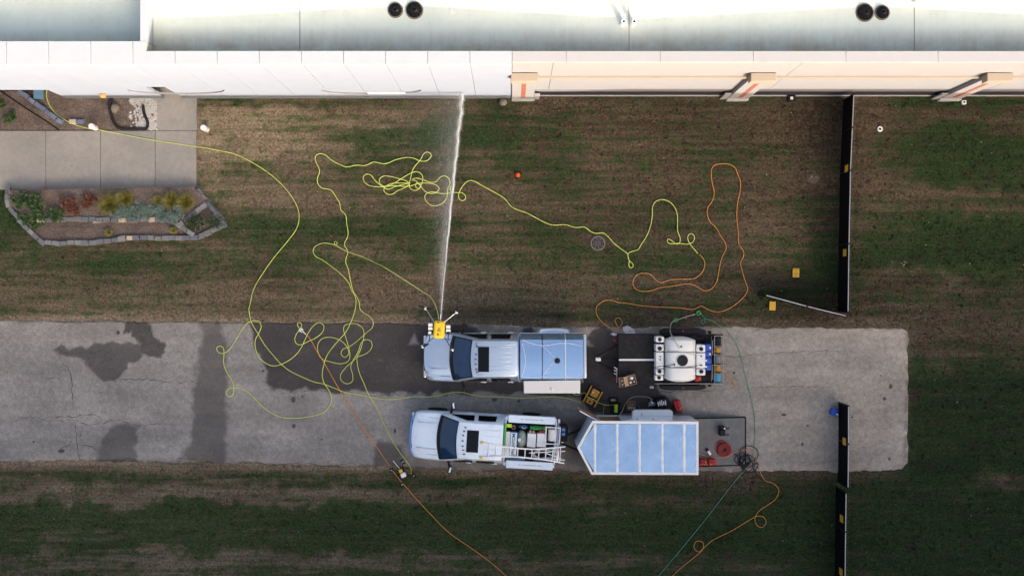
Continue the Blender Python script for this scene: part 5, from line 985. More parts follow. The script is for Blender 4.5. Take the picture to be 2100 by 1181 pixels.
for k in (.3, .72):
    m_ = MB().b2(h0 + (h1 - h0) * k - .03, h0 + (h1 - h0) * k + .03, rl.y + .031, rl.y + .06, 2.05, 2.1); m_.v = [(x - ex, y - ey, z - ez) for x, y, z in m_.v]; m_.build('latch', M['black_metal'], ha)
for s, yb in ((1, rl.y), (-1, rr_.y)):
    fx0, fx1 = P(1296, 0, .7).x, P(1380, 0, .7).x; q = [(fx0, yb), (fx1, yb), (fx1 - .02, yb + s * .2), (fx1 - .12, yb + s * .26), (fx0 + .12, yb + s * .26), (fx0 + .02, yb + s * .2)]
    MB().prism(q, .50, .76).build('fender', M['alu_bright'], tr, bev=.02, world=True)
    for wx in ((fx0 * .74 + fx1 * .26), (fx0 * .26 + fx1 * .74)):
        wo = MB().lathe((wx - ex, yb + s * .12 - ey, .34 - ez + .035), [(.18, -.1), (.30, -.1), (.33, -.07), (.33, .07), (.30, .1), (.18, .1)], 24, 'Y').build('wheel', M['rubber'], tr, smooth=40); MB().lathe((wx - ex, yb + s * .12 - ey, .34 - ez + .035), [(.0, -.08), (.18, -.09), (.18, .09), (0, .08)], 16, 'Y').build('rim', M['chrome'], wo, smooth=40)
tg = MB().tube([(nose.x + .5, nose.y + .55, .5), (nose.x - .75, nose.y + .02, .5)], .05, 8).tube([(nose.x + .5, nose.y - .55, .5), (nose.x - .75, nose.y - .02, .5)], .05, 8); tg.build('tongue', M['black_metal'], tr, world=True)
MB().cyl((nose.x - .5, nose.y, .05), (nose.x - .5, nose.y, .95), .045).build('jack', M['alu_bright'], tr, smooth=60, world=True)
r0, r1 = rl.x, P(1529, 0).x; ry0, ry1 = P(0, 952.5).y, P(0, 855).y
def ramp_z(x): u = (x - r0) / (r1 - r0); return .44 * (1 - u) + .05 * u
rp = MB().loft([[Vector((r0, ry0, .46)), Vector((r0, ry1, .46)), Vector((r0, ry1, .41)), Vector((r0, ry0, .41))], [Vector((r1, ry0, .065)), Vector((r1, ry1, .065)), Vector((r1, ry1, .045)), Vector((r1, ry0, .045))]], True, True).build('ramp_door', M['ramp_grey'], tr, world=True)
for (q0, q1) in (((r0, ry0), (r1, ry0)), ((r0, ry1), (r1, ry1)), ((r1 - .02, ry0), (r1 - .02, ry1))):
    m_ = MB().tube([(q0[0], q0[1], ramp_z(q0[0]) + .02), (q1[0], q1[1], ramp_z(q1[0]) + .02)], .025, 4); m_.v = [(x - ex, y - ey, z - ez) for x, y, z in m_.v]; m_.build('edge_bar', M['black_metal'], rp)
# things on the ramp
ZP = (1420, 850, 8.436)
def on_ramp(a, b): q = P(ZP[0] + a / ZP[2], ZP[1] + b / ZP[2], .25); q.z = ramp_z(q.x) + .015; q = P(ZP[0] + a / ZP[2], ZP[1] + b / ZP[2], q.z); return q
q = on_ramp(500, 265); t = thing('hose_stand', 'black hose stand with wire handles on the cargo ramp', 'stand', q)
MB().b2(-.13, .10, -.2, .06, .0, .34).build('drum', M['black_plastic'], t, bev=.04); MB().b2(-.14, .12, .09, .19, .0, .38).build('head', M['black_metal'], t, bev=.03); MB().b2(.03, .08, .1, .15, .381, .41).build('gauge', M['alu_bright'], t); 
for b in (-.18, .08): MB().tube(catmull([(.1, b, .3), (.24, b + .01, .31), (.24, b + .05, .31), (.1, b + .04, .3)], .04), .014, 6).build('handle', M['black_metal'], t)
q = on_ramp(528, 575); t = thing('hose_coil', 'red flat hose coiled in overlapping rings on the cargo ramp', 'hose', q)
for (cx, cy, rr0, z) in ((-.08, .03, .26, .035), (-.07, .02, .19, .04), (.05, -.06, .25, .10), (.04, -.06, .19, .105), (.03, -.05, .12, .11)): MB().torus((cx, cy, z), rr0, .034, 30, 8).build('loop', M['red_hose'], t, smooth=60)
MB().torus((-.09, -.03, .03), .3, .028, 30, 8).build('grey_loop', M['grey_hose'], t, smooth=60); MB().box((-.1, .18, .16), (.09, .05, .04), .6).build('coupling', M['black_metal'], t, bev=.01)
q = on_ramp(260, 620); t = thing('sprayer_bottle', 'clear and black spray bottle lying on the cargo ramp', 'bottle', q, R(-55)); MB().lathe((0, 0, .06), [(.05, .0), (.06, .03), (.06, .16), (.04, .2)], 16, 'X').build('bottle', M['alu_bright'], t, smooth=40); MB().lathe((0, 0, .06), [(.045, -.1), (.065, -.08), (.065, -.001)], 16, 'X').build('nozzle', M['black_plastic'], t, smooth=40)
def gas_can(px, py, z, rz_, label, sz=(.30, .24, .32)):
    q = P(px, py, z); t = thing('fuel_can', label, 'fuel can', q, rz_); a, b, c = sz
    MB().b2(-a / 2, a / 2, -b / 2, b / 2, 0, c).build('body', M['red_plastic'], t, bev=.045, seg=3); MB().tube(catmull([(-a * .3, 0, c - .01), (-a * .25, 0, c + .06), (a * .15, 0, c + .06), (a * .2, 0, c - .01)], .03), .018, 8).build('handle', M['red_plastic'], t, smooth=60)
    MB().cyl((a * .36, 0, c - .02), (a * .36, 0, c + .05), .03, n=12).build('cap', M['black_plastic'], t, smooth=40); MB().tube([(a * .36, 0, c + .04), (a * .2, b * .25, c + .07)], .012, 6).build('spout', M['yellow_plastic'], t)
q = on_ramp(165, 805); gas_can(1420 + 165 / 8.436, 850 + 808 / 8.436, q.z, 0, 'red fuel can at the trailer end of the ramp')
q = on_ramp(325, 805); gas_can(1420 + 320 / 8.436, 850 + 805 / 8.436, q.z, R(185), 'red fuel can with brass spout further down the ramp', (.33, .25, .32))
cc = []
rr = random.Random(12)
def loop(cx, cy, r, n, a0, ry=None):
    for i in range(n): cc.append((cx + r * math.cos(a0 + i * 2 * PI / 9), cy + (ry or r) * math.sin(a0 + i * 2 * PI / 9)))
cc += [(1250, 1140), (1180, 1110), (1090, 1010), (1060, 930), (1090, 850), (1130, 840), (1120, 920), (1050, 980), (950, 1010), (870, 960), (850, 860), (900, 760), (960, 680), (990, 740)]
loop(905, 800, 95, 24, 0.3); loop(890, 790, 110, 12, 1.0, 80); loop(950, 870, 90, 9, 2.2, 110); loop(940, 800, 130, 8, 3.5, 110); cc += [(760, 700), (720, 780), (790, 850), (900, 880), (1000, 800), (1090, 770), (1135, 680), (1100, 590), (990, 535), (880, 560), (810, 640), (830, 760), (900, 700), (880, 650), (780, 690), (700, 670)]
pp = []
for i, (a, b) in enumerate(cc):
    q = P(ZP[0] + a / ZP[2], ZP[1] + b / ZP[2], .08); z = (ramp_z(q.x) if q.x < r1 and q.y > ry0 else .04) + .035 + .045 * i / len(cc) + (.02 if i % 2 else 0); q.z = max(z, .05); pp.append(q)
tag(MB().tube(catmull(pp, .05), .017, 6).build('black_hose', M['black_hose'], None, smooth=60), 'black hose heaped in a tangled coil off the ramp corner', 'hose')

# ------------------------------------------------------------------ tank trailer
DT = 1.05
tk = thing('tank_trailer', 'black flatbed trailer carrying a white water tank and hose reels', 'trailer', P(1375, 738, .0)); tk.location.z = .035
L = tk.location
def k(x, y, h): q = P(1340 + x / 9.0875, 670 + y / 9.0875, h); return q
dx0_, dx1_ = P(1268, 0, DT).x, P(1343.5, 0, DT).x; dy0_, dy1_ = P(0, 791, DT).y, P(0, 685, DT).y; dm = P(0, 737.7, DT).y
for (ya, yb) in ((dm + .02, dy1_), (dy0_, dm - .02)): MB().b2(dx0_, dx1_, ya, yb, .55, DT).build('deck_box', M['black_deck'], tk, bev=.02, world=True)
MB().b2(dx0_ + .03, dx1_ - .005, dm - .035, dm + .035, DT - .05, DT + .006).build('centre_strip', M['white_plastic'], tk, world=True)
fx1 = P(1482, 0, .65).x
MB().b2(dx1_, fx1 - .1, dy0_ + .02, dy1_ - .02, .50, .62).build('platform', M['black_deck'], tk, world=True)
MB().b2(dx1_, fx1, dy1_ - .09, dy1_ - .02, .621, .75).build('side_rail', M['black_metal'], tk, world=True); MB().b2(dx1_, fx1, dy0_ + .04, dy0_ + .075, .621, .75).build('side_rail', M['frame_grey'], tk, bev=.01, world=True)
for s, yy in ((1, 673.5), (-1, 800)):
    fa, fb = P(1353, 0, .8).x, P(1448, 0, .8).x; ye = P(0, yy, .8).y; yi = dy1_ if s > 0 else dy0_
    fo = MB().prism([(fa, yi), (fb, yi), (fb - .02, ye - s * .06), (fb - .35, ye), (fa + .35, ye), (fa + .03, ye - s * .06)], .55, .82).build('fender', M['black_plastic'], tk, bev=.03, world=True)
    m_ = MB().box(((fa + fb) / 2 - L.x, (ye + yi) / 2 - L.y, .80), (.09, .05, .05)); m_.build('side_light', M['red_light'], fo, bev=.015)
    for u in (.27, .73):
        wx = fa + (fb - fa) * u; wo = MB().lathe((wx - L.x, (ye + yi) / 2 - L.y, .34), [(.18, -.1), (.30, -.1), (.34, -.07), (.34, .07), (.30, .1), (.18, .1)], 24, 'Y').build('wheel', M['rubber'], tk, smooth=40); MB().lathe((wx - L.x, (ye + yi) / 2 - L.y, .34), [(.0, -.08), (.18, -.09), (.18, .09), (0, .08)], 16, 'Y').build('rim', M['chrome'], wo, smooth=40)
    q = k(1045, 75 if s > 0 else 1110, .6); MB().b2(q.x - .06, q.x + .06, yi, q.y, .55, .72).build('outrigger', M['black_metal'], tk, bev=.02, world=True)
hx = P(1222, 737, .5)
MB().tube([(dx0_, dy1_ - .45, .5), (hx.x, hx.y + .03, .5)], .05, 8).tube([(dx0_, dy0_ + .45, .5), (hx.x, hx.y - .03, .5)], .05, 8).tube([(dx0_, hx.y, .5), (hx.x - .12, hx.y, .5)], .045, 8).build('tongue', M['black_metal'], tk, world=True)
jq = P(1227, 737, .9); MB().b2(jq.x - .1, jq.x + .1, jq.y - .07, jq.y + .07, .55, .9).build('jack_head', M['white_plastic'], tk, bev=.02, world=True); MB().cyl((jq.x, jq.y, -.0), (jq.x, jq.y, .549), .045).build('jack', M['alu_bright'], tk, smooth=60, world=True)
for b in (.5, .62, .74): MB().tube([(dx0_ - .16, dy0_ + b, .95), (dx0_ - .05, dy0_ + b - .06, .97), (dx0_ - .02, dy0_ + b - .4, .7)], .018, 6).build('lance', M['alu_bright'], tk, world=True)
# reel frame
fr = MB(); xa, xb = k(1125, 0, 1.1).x, k(1290, 0, 1.1).x; yt, yb = k(0, 165, 1.1).y, k(0, 1050, 1.1).y
for y in [yt] + [k(0, v, 1.1).y for v in (362, 515, 705, 865)] + [yb]: fr.tube([(xa, y, .6), (xa, y, 1.28), (xb, y, 1.28), (xb, y, .6)], .012, 6)
for x in (xa, xb):
    for z in (.62, 1.28): fr.tube([(x, yt, z), (x, yb, z)], .012, 6)
x2 = k(1085, 0, 1.1).x
for (v0, v1) in ((250, 515), (700, 970)): fr.tube([(xa, k(0, v0, 1.1).y, 1.28), (x2, k(0, v0, 1.1).y, 1.28), (x2, k(0, v1, 1.1).y, 1.28), (xa, k(0, v1, 1.1).y, 1.28)], .014, 6)
fr.build('reel_frame', M['frame_grey'], tk, smooth=60, world=True)
for i, (v0, v1, m, lab) in enumerate(((180, 355, 'grey_hose', 'black hose wound on the end reel nearest the lawn'), (372, 508, 'gold_hose', 'golden hose wound on the reel beside the black one'), (524, 698, 'grey_hose', 'grey hose wound on the middle reel of the rack'), (712, 858, 'gold_hose', 'golden hose wound on the reel beside the blue one'), (872, 1042, 'blue_hose', 'blue hose wound on the end reel of rack'))):
    y0, y1 = k(0, v0, 1.1).y, k(0, v1, 1.1).y; yc = (y0 + y1) / 2; w_ = abs(y0 - y1) - .06; xc = (xa + xb) / 2; t = thing('hose_reel', lab, 'reel', (xc, yc, .7), 0, 'hose reels in the tank trailer rack')
    mm = M['black_hose'] if i == 0 else M[m]; pr = [(.06, -w_ / 2)] + [(.135 + (.012 if j % 2 else 0) - (.03 if m == 'gold_hose' else 0), -w_ / 2 + w_ * j / 12) for j in range(13)] + [(.06, w_ / 2)]
    MB().lathe((0, 0, .26), pr, 24, 'Y').build('hose_coil', mm, t, smooth=50)
    for s in (-1, 1): MB().lathe((0, 0, .26), [(.155, s * (w_ / 2 + .004)), (.155, s * (w_ / 2 + .014))], 24, 'Y').build('flange', M['black_metal'], t)
# tank
a0, a1 = k(205, 0, 1.3), k(770, 0, 1.3); y0, y1 = k(0, 180, 1.25).y, k(0, 1018, 1.25).y; cx, cy = (a0.x + a1.x) / 2, (y0 + y1) / 2; hw = (a1.x - a0.x) / 2; hl = abs(y0 - y1) / 2
t = thing('water_tank', 'large white plastic water tank with black lid strapped on the trailer', 'tank', (cx, cy, .63)); rings = []
prof = [(-1, .02), (-.99, .35), (-.96, .62), (-.91, .84), (-.86, .965), (-.82, 1.), (-.5, 1.), (-.36, 1.), (-.35, .965), (-.33, .965), (-.32, 1.), (0, 1.0), (.32, 1.), (.33, .965), (.35, .965), (.36, 1.), (.5, 1.), (.82, 1.), (.86, .965), (.91, .84), (.96, .62), (.99, .35), (1, .02)]
for u, s in prof:
    ring = []
    for j in range(28):
        a = 2 * PI * j / 28; c, sn = math.cos(a), math.sin(a); e = .62; ring.append(Vector((math.copysign(abs(c) ** e, c) * hw * s, u * hl, .63 + math.copysign(abs(sn) ** e, sn) * .60 * (.25 + .75 * s))))
    rings.append(ring)
MB().loft(rings, True, True).build('shell', M['tank_plastic'], t, smooth=50)
MB().lathe((.02, -.02, 1.235), [(.215, 0), (.215, .03), (.205, .045)], 32).build('lid', M['black_plastic'], t, smooth=40); MB().lathe((.02, -.02, 1.225), [(.25, 0), (.235, .02)], 32).build('collar', M['tank_plastic'], t, smooth=40)
for u in (-.34, .34):
    pts = [Vector((math.copysign(abs(math.cos(a)) ** .62, math.cos(a)) * (hw + .004), u * hl, .63 + math.copysign(abs(math.sin(a)) ** .62, math.sin(a)) * .605)) for a in [PI * i / 20 for i in range(21)]]; MB().tube(pts, .016, 6).build('strap', M['grey_hose'], t, smooth=60)
for a, b in ((515, 370), (390, 705)): q = k(a, b, 1.85); MB().lathe((q.x - cx, q.y - cy, 1.21), [(.035, 0), (.035, .05)], 14).build('fitting', M['black_plastic'], t, smooth=40)
for pl in ([(200, 445), (400, 455), (600, 480), (740, 525), (860, 535)], [(45, 745), (200, 735), (380, 705)], [(45, 765), (200, 740), (450, 755), (700, 745), (890, 715)]):
    MB().tube(catmull([Vector((k(a, b, 1.86).x - cx, k(a, b, 1.86).y - cy, 1.235 if 220 < a < 760 else 1.05)) for a, b in pl], .06), .010, 5).build('cord', M['tan_hose'] if pl[0][0] == 200 else M['black_hose'], t)
def jug(x0, y0, x1, y1, caps, m, label, top=1.55, name='plastic_jug', cat='jug', group=None, small=False):
    a, b = k(x0, y0, top), k(x1, y1, top); w_, h_ = abs(a.x - b.x), abs(a.y - b.y); t = thing(name, label, cat, ((a.x + b.x) / 2, (a.y + b.y) / 2, .66 if x0 > 150 else .66), 0, group)
    MB().b2(-w_ / 2, w_ / 2, -h_ / 2, h_ / 2, 0, top - .66).build('body', M[m], t, bev=.035, seg=3)
    for (cx_, cy_, r_, mm) in caps:
        q = k(cx_, cy_, top); MB().lathe((q.x - t.location.x, q.y - t.location.y, top - .66 - .005), [(r_, 0), (r_, .04), (r_ * .85, .05)], 18).build('cap', M[mm], t, smooth=40)
BP = 'black_plastic'
jug(45, 183, 200, 288, [(120, 238, .075, BP)], 'white_plastic', 'white plastic jug with black cap at lawn end of the left row')
jug(45, 325, 195, 455, [(118, 405, .08, BP)], 'white_plastic', 'white plastic jug with a large black cap second in the left row')
jug(45, 472, 192, 770, [(125, 553, .03, BP), (125, 612, .03, BP)], 'white_plastic', 'long white plastic tank with two small taps beside the deck box')
jug(45, 785, 192, 895, [(115, 830, .078, BP)], 'white_plastic', 'white plastic jug with large black cap next to the small pale jug')
jug(30, 905, 185, 1000, [(105, 945, .075, BP)], 'alu_bright', 'pale grey jug with black lid at the rail end of the row', 1.4)
jug(800, 335, 970, 470, [(890, 413, .078, BP)], 'white_plastic', 'white plastic jug with black cap beside the upper blue jugs')
jug(800, 488, 970, 770, [(890, 547, .03, BP), (890, 715, .03, BP)], 'white_plastic', 'long white plastic tank with two small taps beside the blue jugs')
jug(800, 785, 970, 905, [(892, 833, .078, BP)], 'white_plastic', 'white plastic jug with black cap next to the red can')
for i, (v0, v1, cx_, cy_) in enumerate(((325, 450, 1055, 390), (455, 565, 1052, 508), (575, 690, 980, 628), (695, 810, 980, 745))): jug(972, v0, 1075, v1, [(cx_, cy_, .04, 'white_plastic')], 'blue_plastic', ['blue plastic jug at the lawn end of the blue row', 'blue plastic jug second in the blue row with white cap outward', 'blue plastic jug third in the blue row with white cap inward', 'blue plastic jug last in the blue row near the red can'][i], 1.3, 'blue_jug', 'jug', 'blue jugs on the tank trailer')
q = k(805, 955, 1.05); gas_can(1340 + 805 / 9.0875, 670 + 955 / 9.0875, .66, R(10), 'dark red fuel can tucked between tank and white jugs', (.26, .2, .36))
for i, (a, b, s) in enumerate(((760, 210, .16), (840, 250, .18), (900, 205, .13))): q = k(a, b, .9); t = thing('equipment_bag', ['black equipment bag against the tank and side rail', 'largest black equipment bag heaped behind the tank', 'small black equipment bag near the reel frame'][i], 'bag', (q.x, q.y, .63)); lumpy('sack', (0, 0, s * .75), s, s * .85, s * .8, M['black_plastic'], 90 + i, 2, t); MB().tube(catmull([(-.06, 0, s * 1.4), (0, 0, s * 1.6), (.06, 0, s * 1.4)], .03), .012, 6).build('strap', M['rubber'], t)
# cartons on the deck and the ground
def carton(px, py, z, w_, h_, d, rz_, label, items, flap=True, cm='cardboard'):
    q = P(px, py, z + d); q.z = z; t = thing('cardboard_box', label, 'box', q, rz_); mb = MB().b2(-w_ / 2, w_ / 2, -h_ / 2, h_ / 2, 0, .01)
    for s in (-1, 1): mb.b2(s * w_ / 2 - .006, s * w_ / 2 + .006, -h_ / 2, h_ / 2, .0, d); mb.b2(-w_ / 2 + .006, w_ / 2 - .006, s * h_ / 2 - .006, s * h_ / 2 + .006, .0, d)
    mb.build('carton', M[cm], t)
    if flap: MB().box((-w_ / 2 - .07, 0, d - .01), (.15, h_, .008)).build('flap', M[cm], t); 
    for (x, y, r_, hh, m) in items:
        c = thing('bottle', 'silver topped bottle standing in the open carton', 'bottle', t.matrix_basis @ Vector((x, y, .012)), 0, 'bottles in cartons') if False else None
        MB().lathe((x, y, .012), [(r_, 0), (r_, hh * .7), (r_ * .5, hh * .85), (r_ * .5, hh)], 14).build('bottle', M[m], t, smooth=40)
carton(1180 + 640 / 5.526, 630 + 825 / 5.526, DT + .045, .33, .38, .2, R(14), 'open cardboard box with white bottles on the black deck', [(.02, .08, .07, .2, 'white_plastic'), (.08, -.08, .05, .24, 'chrome'), (-.07, -.09, .05, .16, 'white_plastic')])
carton(1180 + 535 / 5.526, 630 + 850 / 5.526, DT + .045, .28, .36, .14, R(3), 'shallow carton with silver topped bottles at the deck corner', [(-.02, .08, .045, .22, 'chrome'), (-.01, -.08, .045, .22, 'chrome'), (.08, 0, .04, .16, 'cardboard')], False)
ZG = (1180, 780, 8.75)
def zg(a, b, h=0): return P(ZG[0] + a / ZG[2], ZG[1] + b / ZG[2], h)
q = zg(1005, 450); carton(q.x / CAM_H * FPX + 1050, 590.5 - q.y / CAM_H * FPX, .04, .32, .36, .22, R(4), 'cardboard tray of white cans on ground by cargo trailer', [(-.09, -.1, .035, .24, 'white_plastic'), (0, -.1, .035, .24, 'white_plastic'), (.09, -.1, .035, .24, 'white_plastic'), (-.05, .05, .05, .2, 'cardboard'), (.06, .05, .05, .2, 'cardboard')], False)
# generator
q = zg(312, 290, .5); q.z = .04; ang = math.atan2(-(490 - 190), (340 - 495))
t = thing('generator', 'yellow and black portable generator on the wet asphalt', 'generator', q, ang)
MB().b2(-.34, .34, -.24, .24, .08, .46).build('engine', M['black_metal'], t, bev=.03); MB().b2(-.32, .0, -.15, .17, .461, .53).build('fuel_tank', M['yellow_gen'], t, bev=.03, seg=3); MB().b2(.12, .33, -.16, .12, .461, .50).build('cover', M['yellow_gen'], t, bev=.02)
for s in (-1, 1): MB().b2(-.37, .37, s * .25 - .035, s * .25 + .035, .38, .52).build('side_bar', M['yellow_gen'], t, bev=.02)
MB().lathe((.22, -.02, .5), [(.04, 0), (.04, .03)], 16).build('knob', M['black_plastic'], t, smooth=40); MB().lathe((-.17, -.08, .53), [(.035, 0), (.035, .02)], 14).build('fuel_cap', M['white_plastic'], t, smooth=40)
fr = MB()
for s in (-1, 1): fr.tube([(-.38, s * .28, .02), (-.38, s * .28, .5), (.38, s * .28, .5), (.38, s * .28, .02), (-.38, s * .28, .02)], .016, 6)
for s in (-1, 1): fr.tube([(s * .38, -.28, .5), (s * .38, .28, .5)], .016, 6)
fr.build('frame', M['black_metal'], t, smooth=60)
for s in (-1, 1): MB().lathe((.26, s * .31, .085), [(.0, -.03), (.085, -.03), (.085, .03), (0, .03)], 16, 'Y').build('wheel', M['rubber'], t, smooth=40)
# lime hose drum, pump engine, red can
q = zg(728, 500, .3); q.z = .04; t = thing('hose_drum', 'lime hose wound on a small black drum by the trailer', 'reel', q)
MB().lathe((0, 0, .22), [(.03, -.18)] + [(.085 - (.012 if i % 2 else 0) - (.02 if i == 6 else 0), -.16 + .32 * i / 12) for i in range(13)] + [(.03, .18)], 20, 'Y').build('hose_coil', M['lime'], t, smooth=50)
for s in (-1, 1): MB().b2(-.2, .2, s * .2 - .012, s * .2 + .012, .0, .34).build('side_plate', M['black_plastic'], t, bev=.01)
MB().b2(-.2, -.13, -.188, .188, .02, .1).b2(.13, .2, -.188, .188, .02, .1).build('base', M['black_plastic'], t)
q = zg(690, 350, .2); q.z = .04; t = thing('tool_case', 'open black tool case with brown handle by the lime drum', 'case', q, .05); MB().b2(-.18, .18, -.1, .1, 0, .18).build('case', M['black_plastic'], t, bev=.02); MB().b2(-.13, .06, -.04, .05, .181, .21).build('handle', M['plywood'], t, bev=.01)
q = zg(1490, 415, .4); q.z = .04; t = thing('pressure_pump', 'black petrol pressure pump with pale engine fins beside the trailer fender', 'pump', q, R(8))
MB().b2(-.3, .35, -.2, .22, .02, .12).build('skid', M['black_metal'], t, bev=.02); MB().b2(-.08, .33, -.16, .2, .121, .46).build('engine', M['black_plastic'], t, bev=.04)
for i in range(5): MB().b2(-.04 + .075 * i, -.005 + .075 * i, -.08 + .02 * (i % 2), .08 + .03 * (i % 3), .461, .475).build('fin', M['alu_bright'], t, bev=.004)
MB().lathe((-.25, .0, .25), [(.0, -.15), (.09, -.15), (.09, .1), (.05, .15), (0, .15)], 16, 'X').build('pump_head', M['grey_hose'], t, smooth=40); MB().cyl((.05, -.24, .3), (.3, -.2, .3), .07, n=14).build('muffler', M['black_metal'], t, smooth=40)
MB().tube([(-.3, -.2, .1), (-.3, -.22, .4), (.02, -.24, .42)], .014, 6).build('handle', M['alu_bright'], t, smooth=60); MB().cyl((-.25, .08, .3), (-.25, .08, .42), .035, n=12).build('outlet', M['alu_bright'], t, smooth=50)
q = zg(1838, 452, .3); gas_can(q.x * 2100 / (CAM_H) + 1050, 590.5 - q.y * 2100 / CAM_H, .04, R(-72), 'large red fuel can on asphalt beside the pressure pump', (.46, .28, .36))
hose('white_cable', 'pale hose arching from the pump into the trailer side door', [zg(a, b, z) for a, b, z in [(1335, 390, .45), (1372, 350, .4), (1330, 310, .3), (1200, 288, .12), (1060, 290, .08), (960, 340, .08), (890, 430, .08), (850, 530, .2), (800, 620, .55), (785, 690, .6)]], .016, M['tan_hose'], zs=1)
hose('white_cable', 'pale cable from under the bed cap door over the generator to the drum', [zg(a, b, z) for a, b, z in [(-40, 240, .06), (40, 268, .06), (110, 235, .06), (165, 218, .3), (230, 300, .6), (330, 340, .6), (375, 380, .6), (395, 410, .5), (430, 400, .2), (490, 425, .07), (560, 440, .07), (640, 438, .12), (715, 432, .3)]], .014, M['lime_hose'], zs=1)
hose('orange_cable', 'thin rusty orange cable from the asphalt into the side door', [zg(a, b, z) for a, b, z in [(530, 440, .06), (510, 520, .06), (500, 600, .3), (492, 690, .58)]], .012, M['orange_hose'], zs=1)
hose('teal_cable', 'short teal cable hanging over the cargo trailer fender', [zg(a, b, z) for a, b, z in [(1130, 440, .06), (1150, 490, .08), (1165, 540, .45), (1190, 600, .79), (1195, 625, .8)]], .014, M['teal_hose'], zs=1)
q = P(1336.6, 793.5, .2); q.z = .04; t = thing('small_canister', 'small white canister on wet asphalt beside the deck box', 'canister', q); MB().b2(-.08, .08, -.05, .05, 0, .2).build('body', M['white_plastic'], t, bev=.025, seg=3); MB().lathe((.04, 0, .2), [(.02, 0), (.02, .03)], 12).build('cap', M['alu_bright'], t, smooth=40)
for i, (px, py) in enumerate(((1260, 697), (1259.5, 777))):
    q = P(px, py, .7); t = thing('fire_extinguisher', ['red extinguisher clipped to the trailer front near the orange hose', 'red extinguisher clipped to trailer front near the cartons'][i], 'extinguisher', (q.x, q.y, .55)); MB().lathe((0, 0, 0), [(.05, 0), (.06, .02), (.06, .26), (.03, .32)], 16).build('cylinder', M['red_plastic'], t, smooth=40); MB().box((.03, 0, .34), (.1, .025, .04)).build('handle', M['black_metal'], t, bev=.005)
# blue jug by the fence
q = P(1707, 843); q.z = .037; t = thing('blue_jug', 'blue plastic water jug on asphalt beside the fence end', 'jug', q, R(-20)); MB().b2(-.15, .15, -.15, .15, 0, .34).build('body', M['blue_plastic'], t, bev=.06, seg=3); MB().lathe((.09, -.05, .335), [(.035, 0), (.035, .05)], 14).build('cap', M['white_plastic'], t, smooth=40); MB().tube(catmull([(-.1, .05, .33), (-.06, .04, .39), (.02, .02, .39), (.05, 0, .33)], .03), .018, 6).build('handle', M['blue_plastic'], t, smooth=60)

# ------------------------------------------------------------------ drones
def drone(t, motors, z, bodyc, blade, blades, arm_m, r_arm=.018, ms=1.):
    for i, ((mx, my), bl) in enumerate(zip(motors, blades)):
        s = Vector((math.copysign(min(abs(bodyc[0]), abs(mx)), mx), math.copysign(min(abs(bodyc[1]), abs(my)), my), z)); e = Vector((mx, my, z + .02)); MB().tube([s, e], r_arm, 8).build('arm', M[arm_m[i]], t, smooth=60)
        mo = MB().lathe((mx, my, z), [(.05 * ms, 0), (.055 * ms, .03), (.055 * ms, .075), (.03 * ms, .09)], 16).build('motor', M['white_plastic'], t, smooth=40)
        for (dx, dy) in bl:
            d = Vector((dx, dy, 0)).normalized(); n = Vector((-d.y, d.x, 0)); c = Vector((mx, my, z + .1))
            MB().loft([[c + d * .02 - n * .016 + Vector((0, 0, .006)), c + d * .02 + n * .016], [c + d * blade * .35 - n * .05 + Vector((0, 0, .008)), c + d * blade * .35 + n * .042], [c + d * blade - n * .022 + Vector((0, 0, .004)), c + d * blade + n * .02]]).build('propeller_blade', M['black_plastic'], mo)
ZQ = (840, 600, 9.086)
dc = P(ZQ[0] + 552 / ZQ[2], ZQ[1] + 690 / ZQ[2], DZ)
t = thing('cleaning_drone', 'yellow cleaning drone hovering over the silver truck hood spraying water', 'drone', dc)
def dq(a, b, dz=0): q = P(ZQ[0] + a / ZQ[2], ZQ[1] + b / ZQ[2], DZ + dz); return q.x - dc.x, q.y - dc.y
MB().box((0, 0, .0), (.41, .65, .24), R(-4)).build('shell', M['yellow_plastic'], t, bev=.09, seg=4)
MB().box((0, 0, -.15), (.34, .56, .12), R(-4)).build('belly', M['black_plastic'], t, bev=.03)
mark = MB(); a = [Vector((-.055, -.04, .122)), Vector((.055, -.04, .122)), Vector((0, .055, .122))]
for i in range(3): mark.tube([a[i], a[(i + 1) % 3]], .009, 4)
mark.build('emblem', M['print'], t); MB().box((.01, .075, .121), (.12, .012, .004)).box((-.03, .26, .117), (.09, .05, .004)).box((-.04, -.17, .121), (.06, .08, .004)).build('lettering', M['brown_print'], t)
drone(t, [dq(300, 295), dq(880, 365), dq(240, 1005), dq(795, 1065)], .02, (.19, .28), .27, [[(-1, .45), (.9, .0)], [(1, .5), (.1, 1)], [(-1, -.55), (.9, .4)], [(-.2, 1), (-.3, -1)]], ['frame_grey', 'alu_bright', 'black_metal', 'black_metal'], .013)
for s, ys in ((-1, (595, 665)), (1, (632, 705))):
    for y in ys:
        q = dq(388 if s < 0 else 720, y); MB().lathe((q[0], q[1], -.02), [(.0, -.075), (.06, -.075), (.06, .075), (0, .075)], 16, 'X').build('canister', M['alu_bright'], t, smooth=40)
    q = dq(375 if s < 0 else 720, 745); MB().box((q[0], q[1], -.02), (.12, .1, .1)).build('battery', M['white_plastic' if s < 0 else 'black_plastic'], t, bev=.02)
    q = dq(382 if s < 0 else 735, 430); q2 = dq(382 if s < 0 else 735, 620); q3 = dq(345 if s < 0 else 700, 920)
    MB().tube([(q[0], q[1], -.42), (q3[0], q3[1], -.42)], .016, 6).tube([(q2[0], q2[1], -.42), (q2[0] * .5, q2[1], -.1)], .014, 6).build('landing_skid', M['black_metal'], t, smooth=60)
nz0, nz1 = dq(572, 500), dq(582, 400); MB().tube([(nz0[0], nz0[1] - .05, -.05), (nz1[0], nz1[1], -.04)], .02, 8).build('nozzle', M['alu_bright'], t, smooth=60)
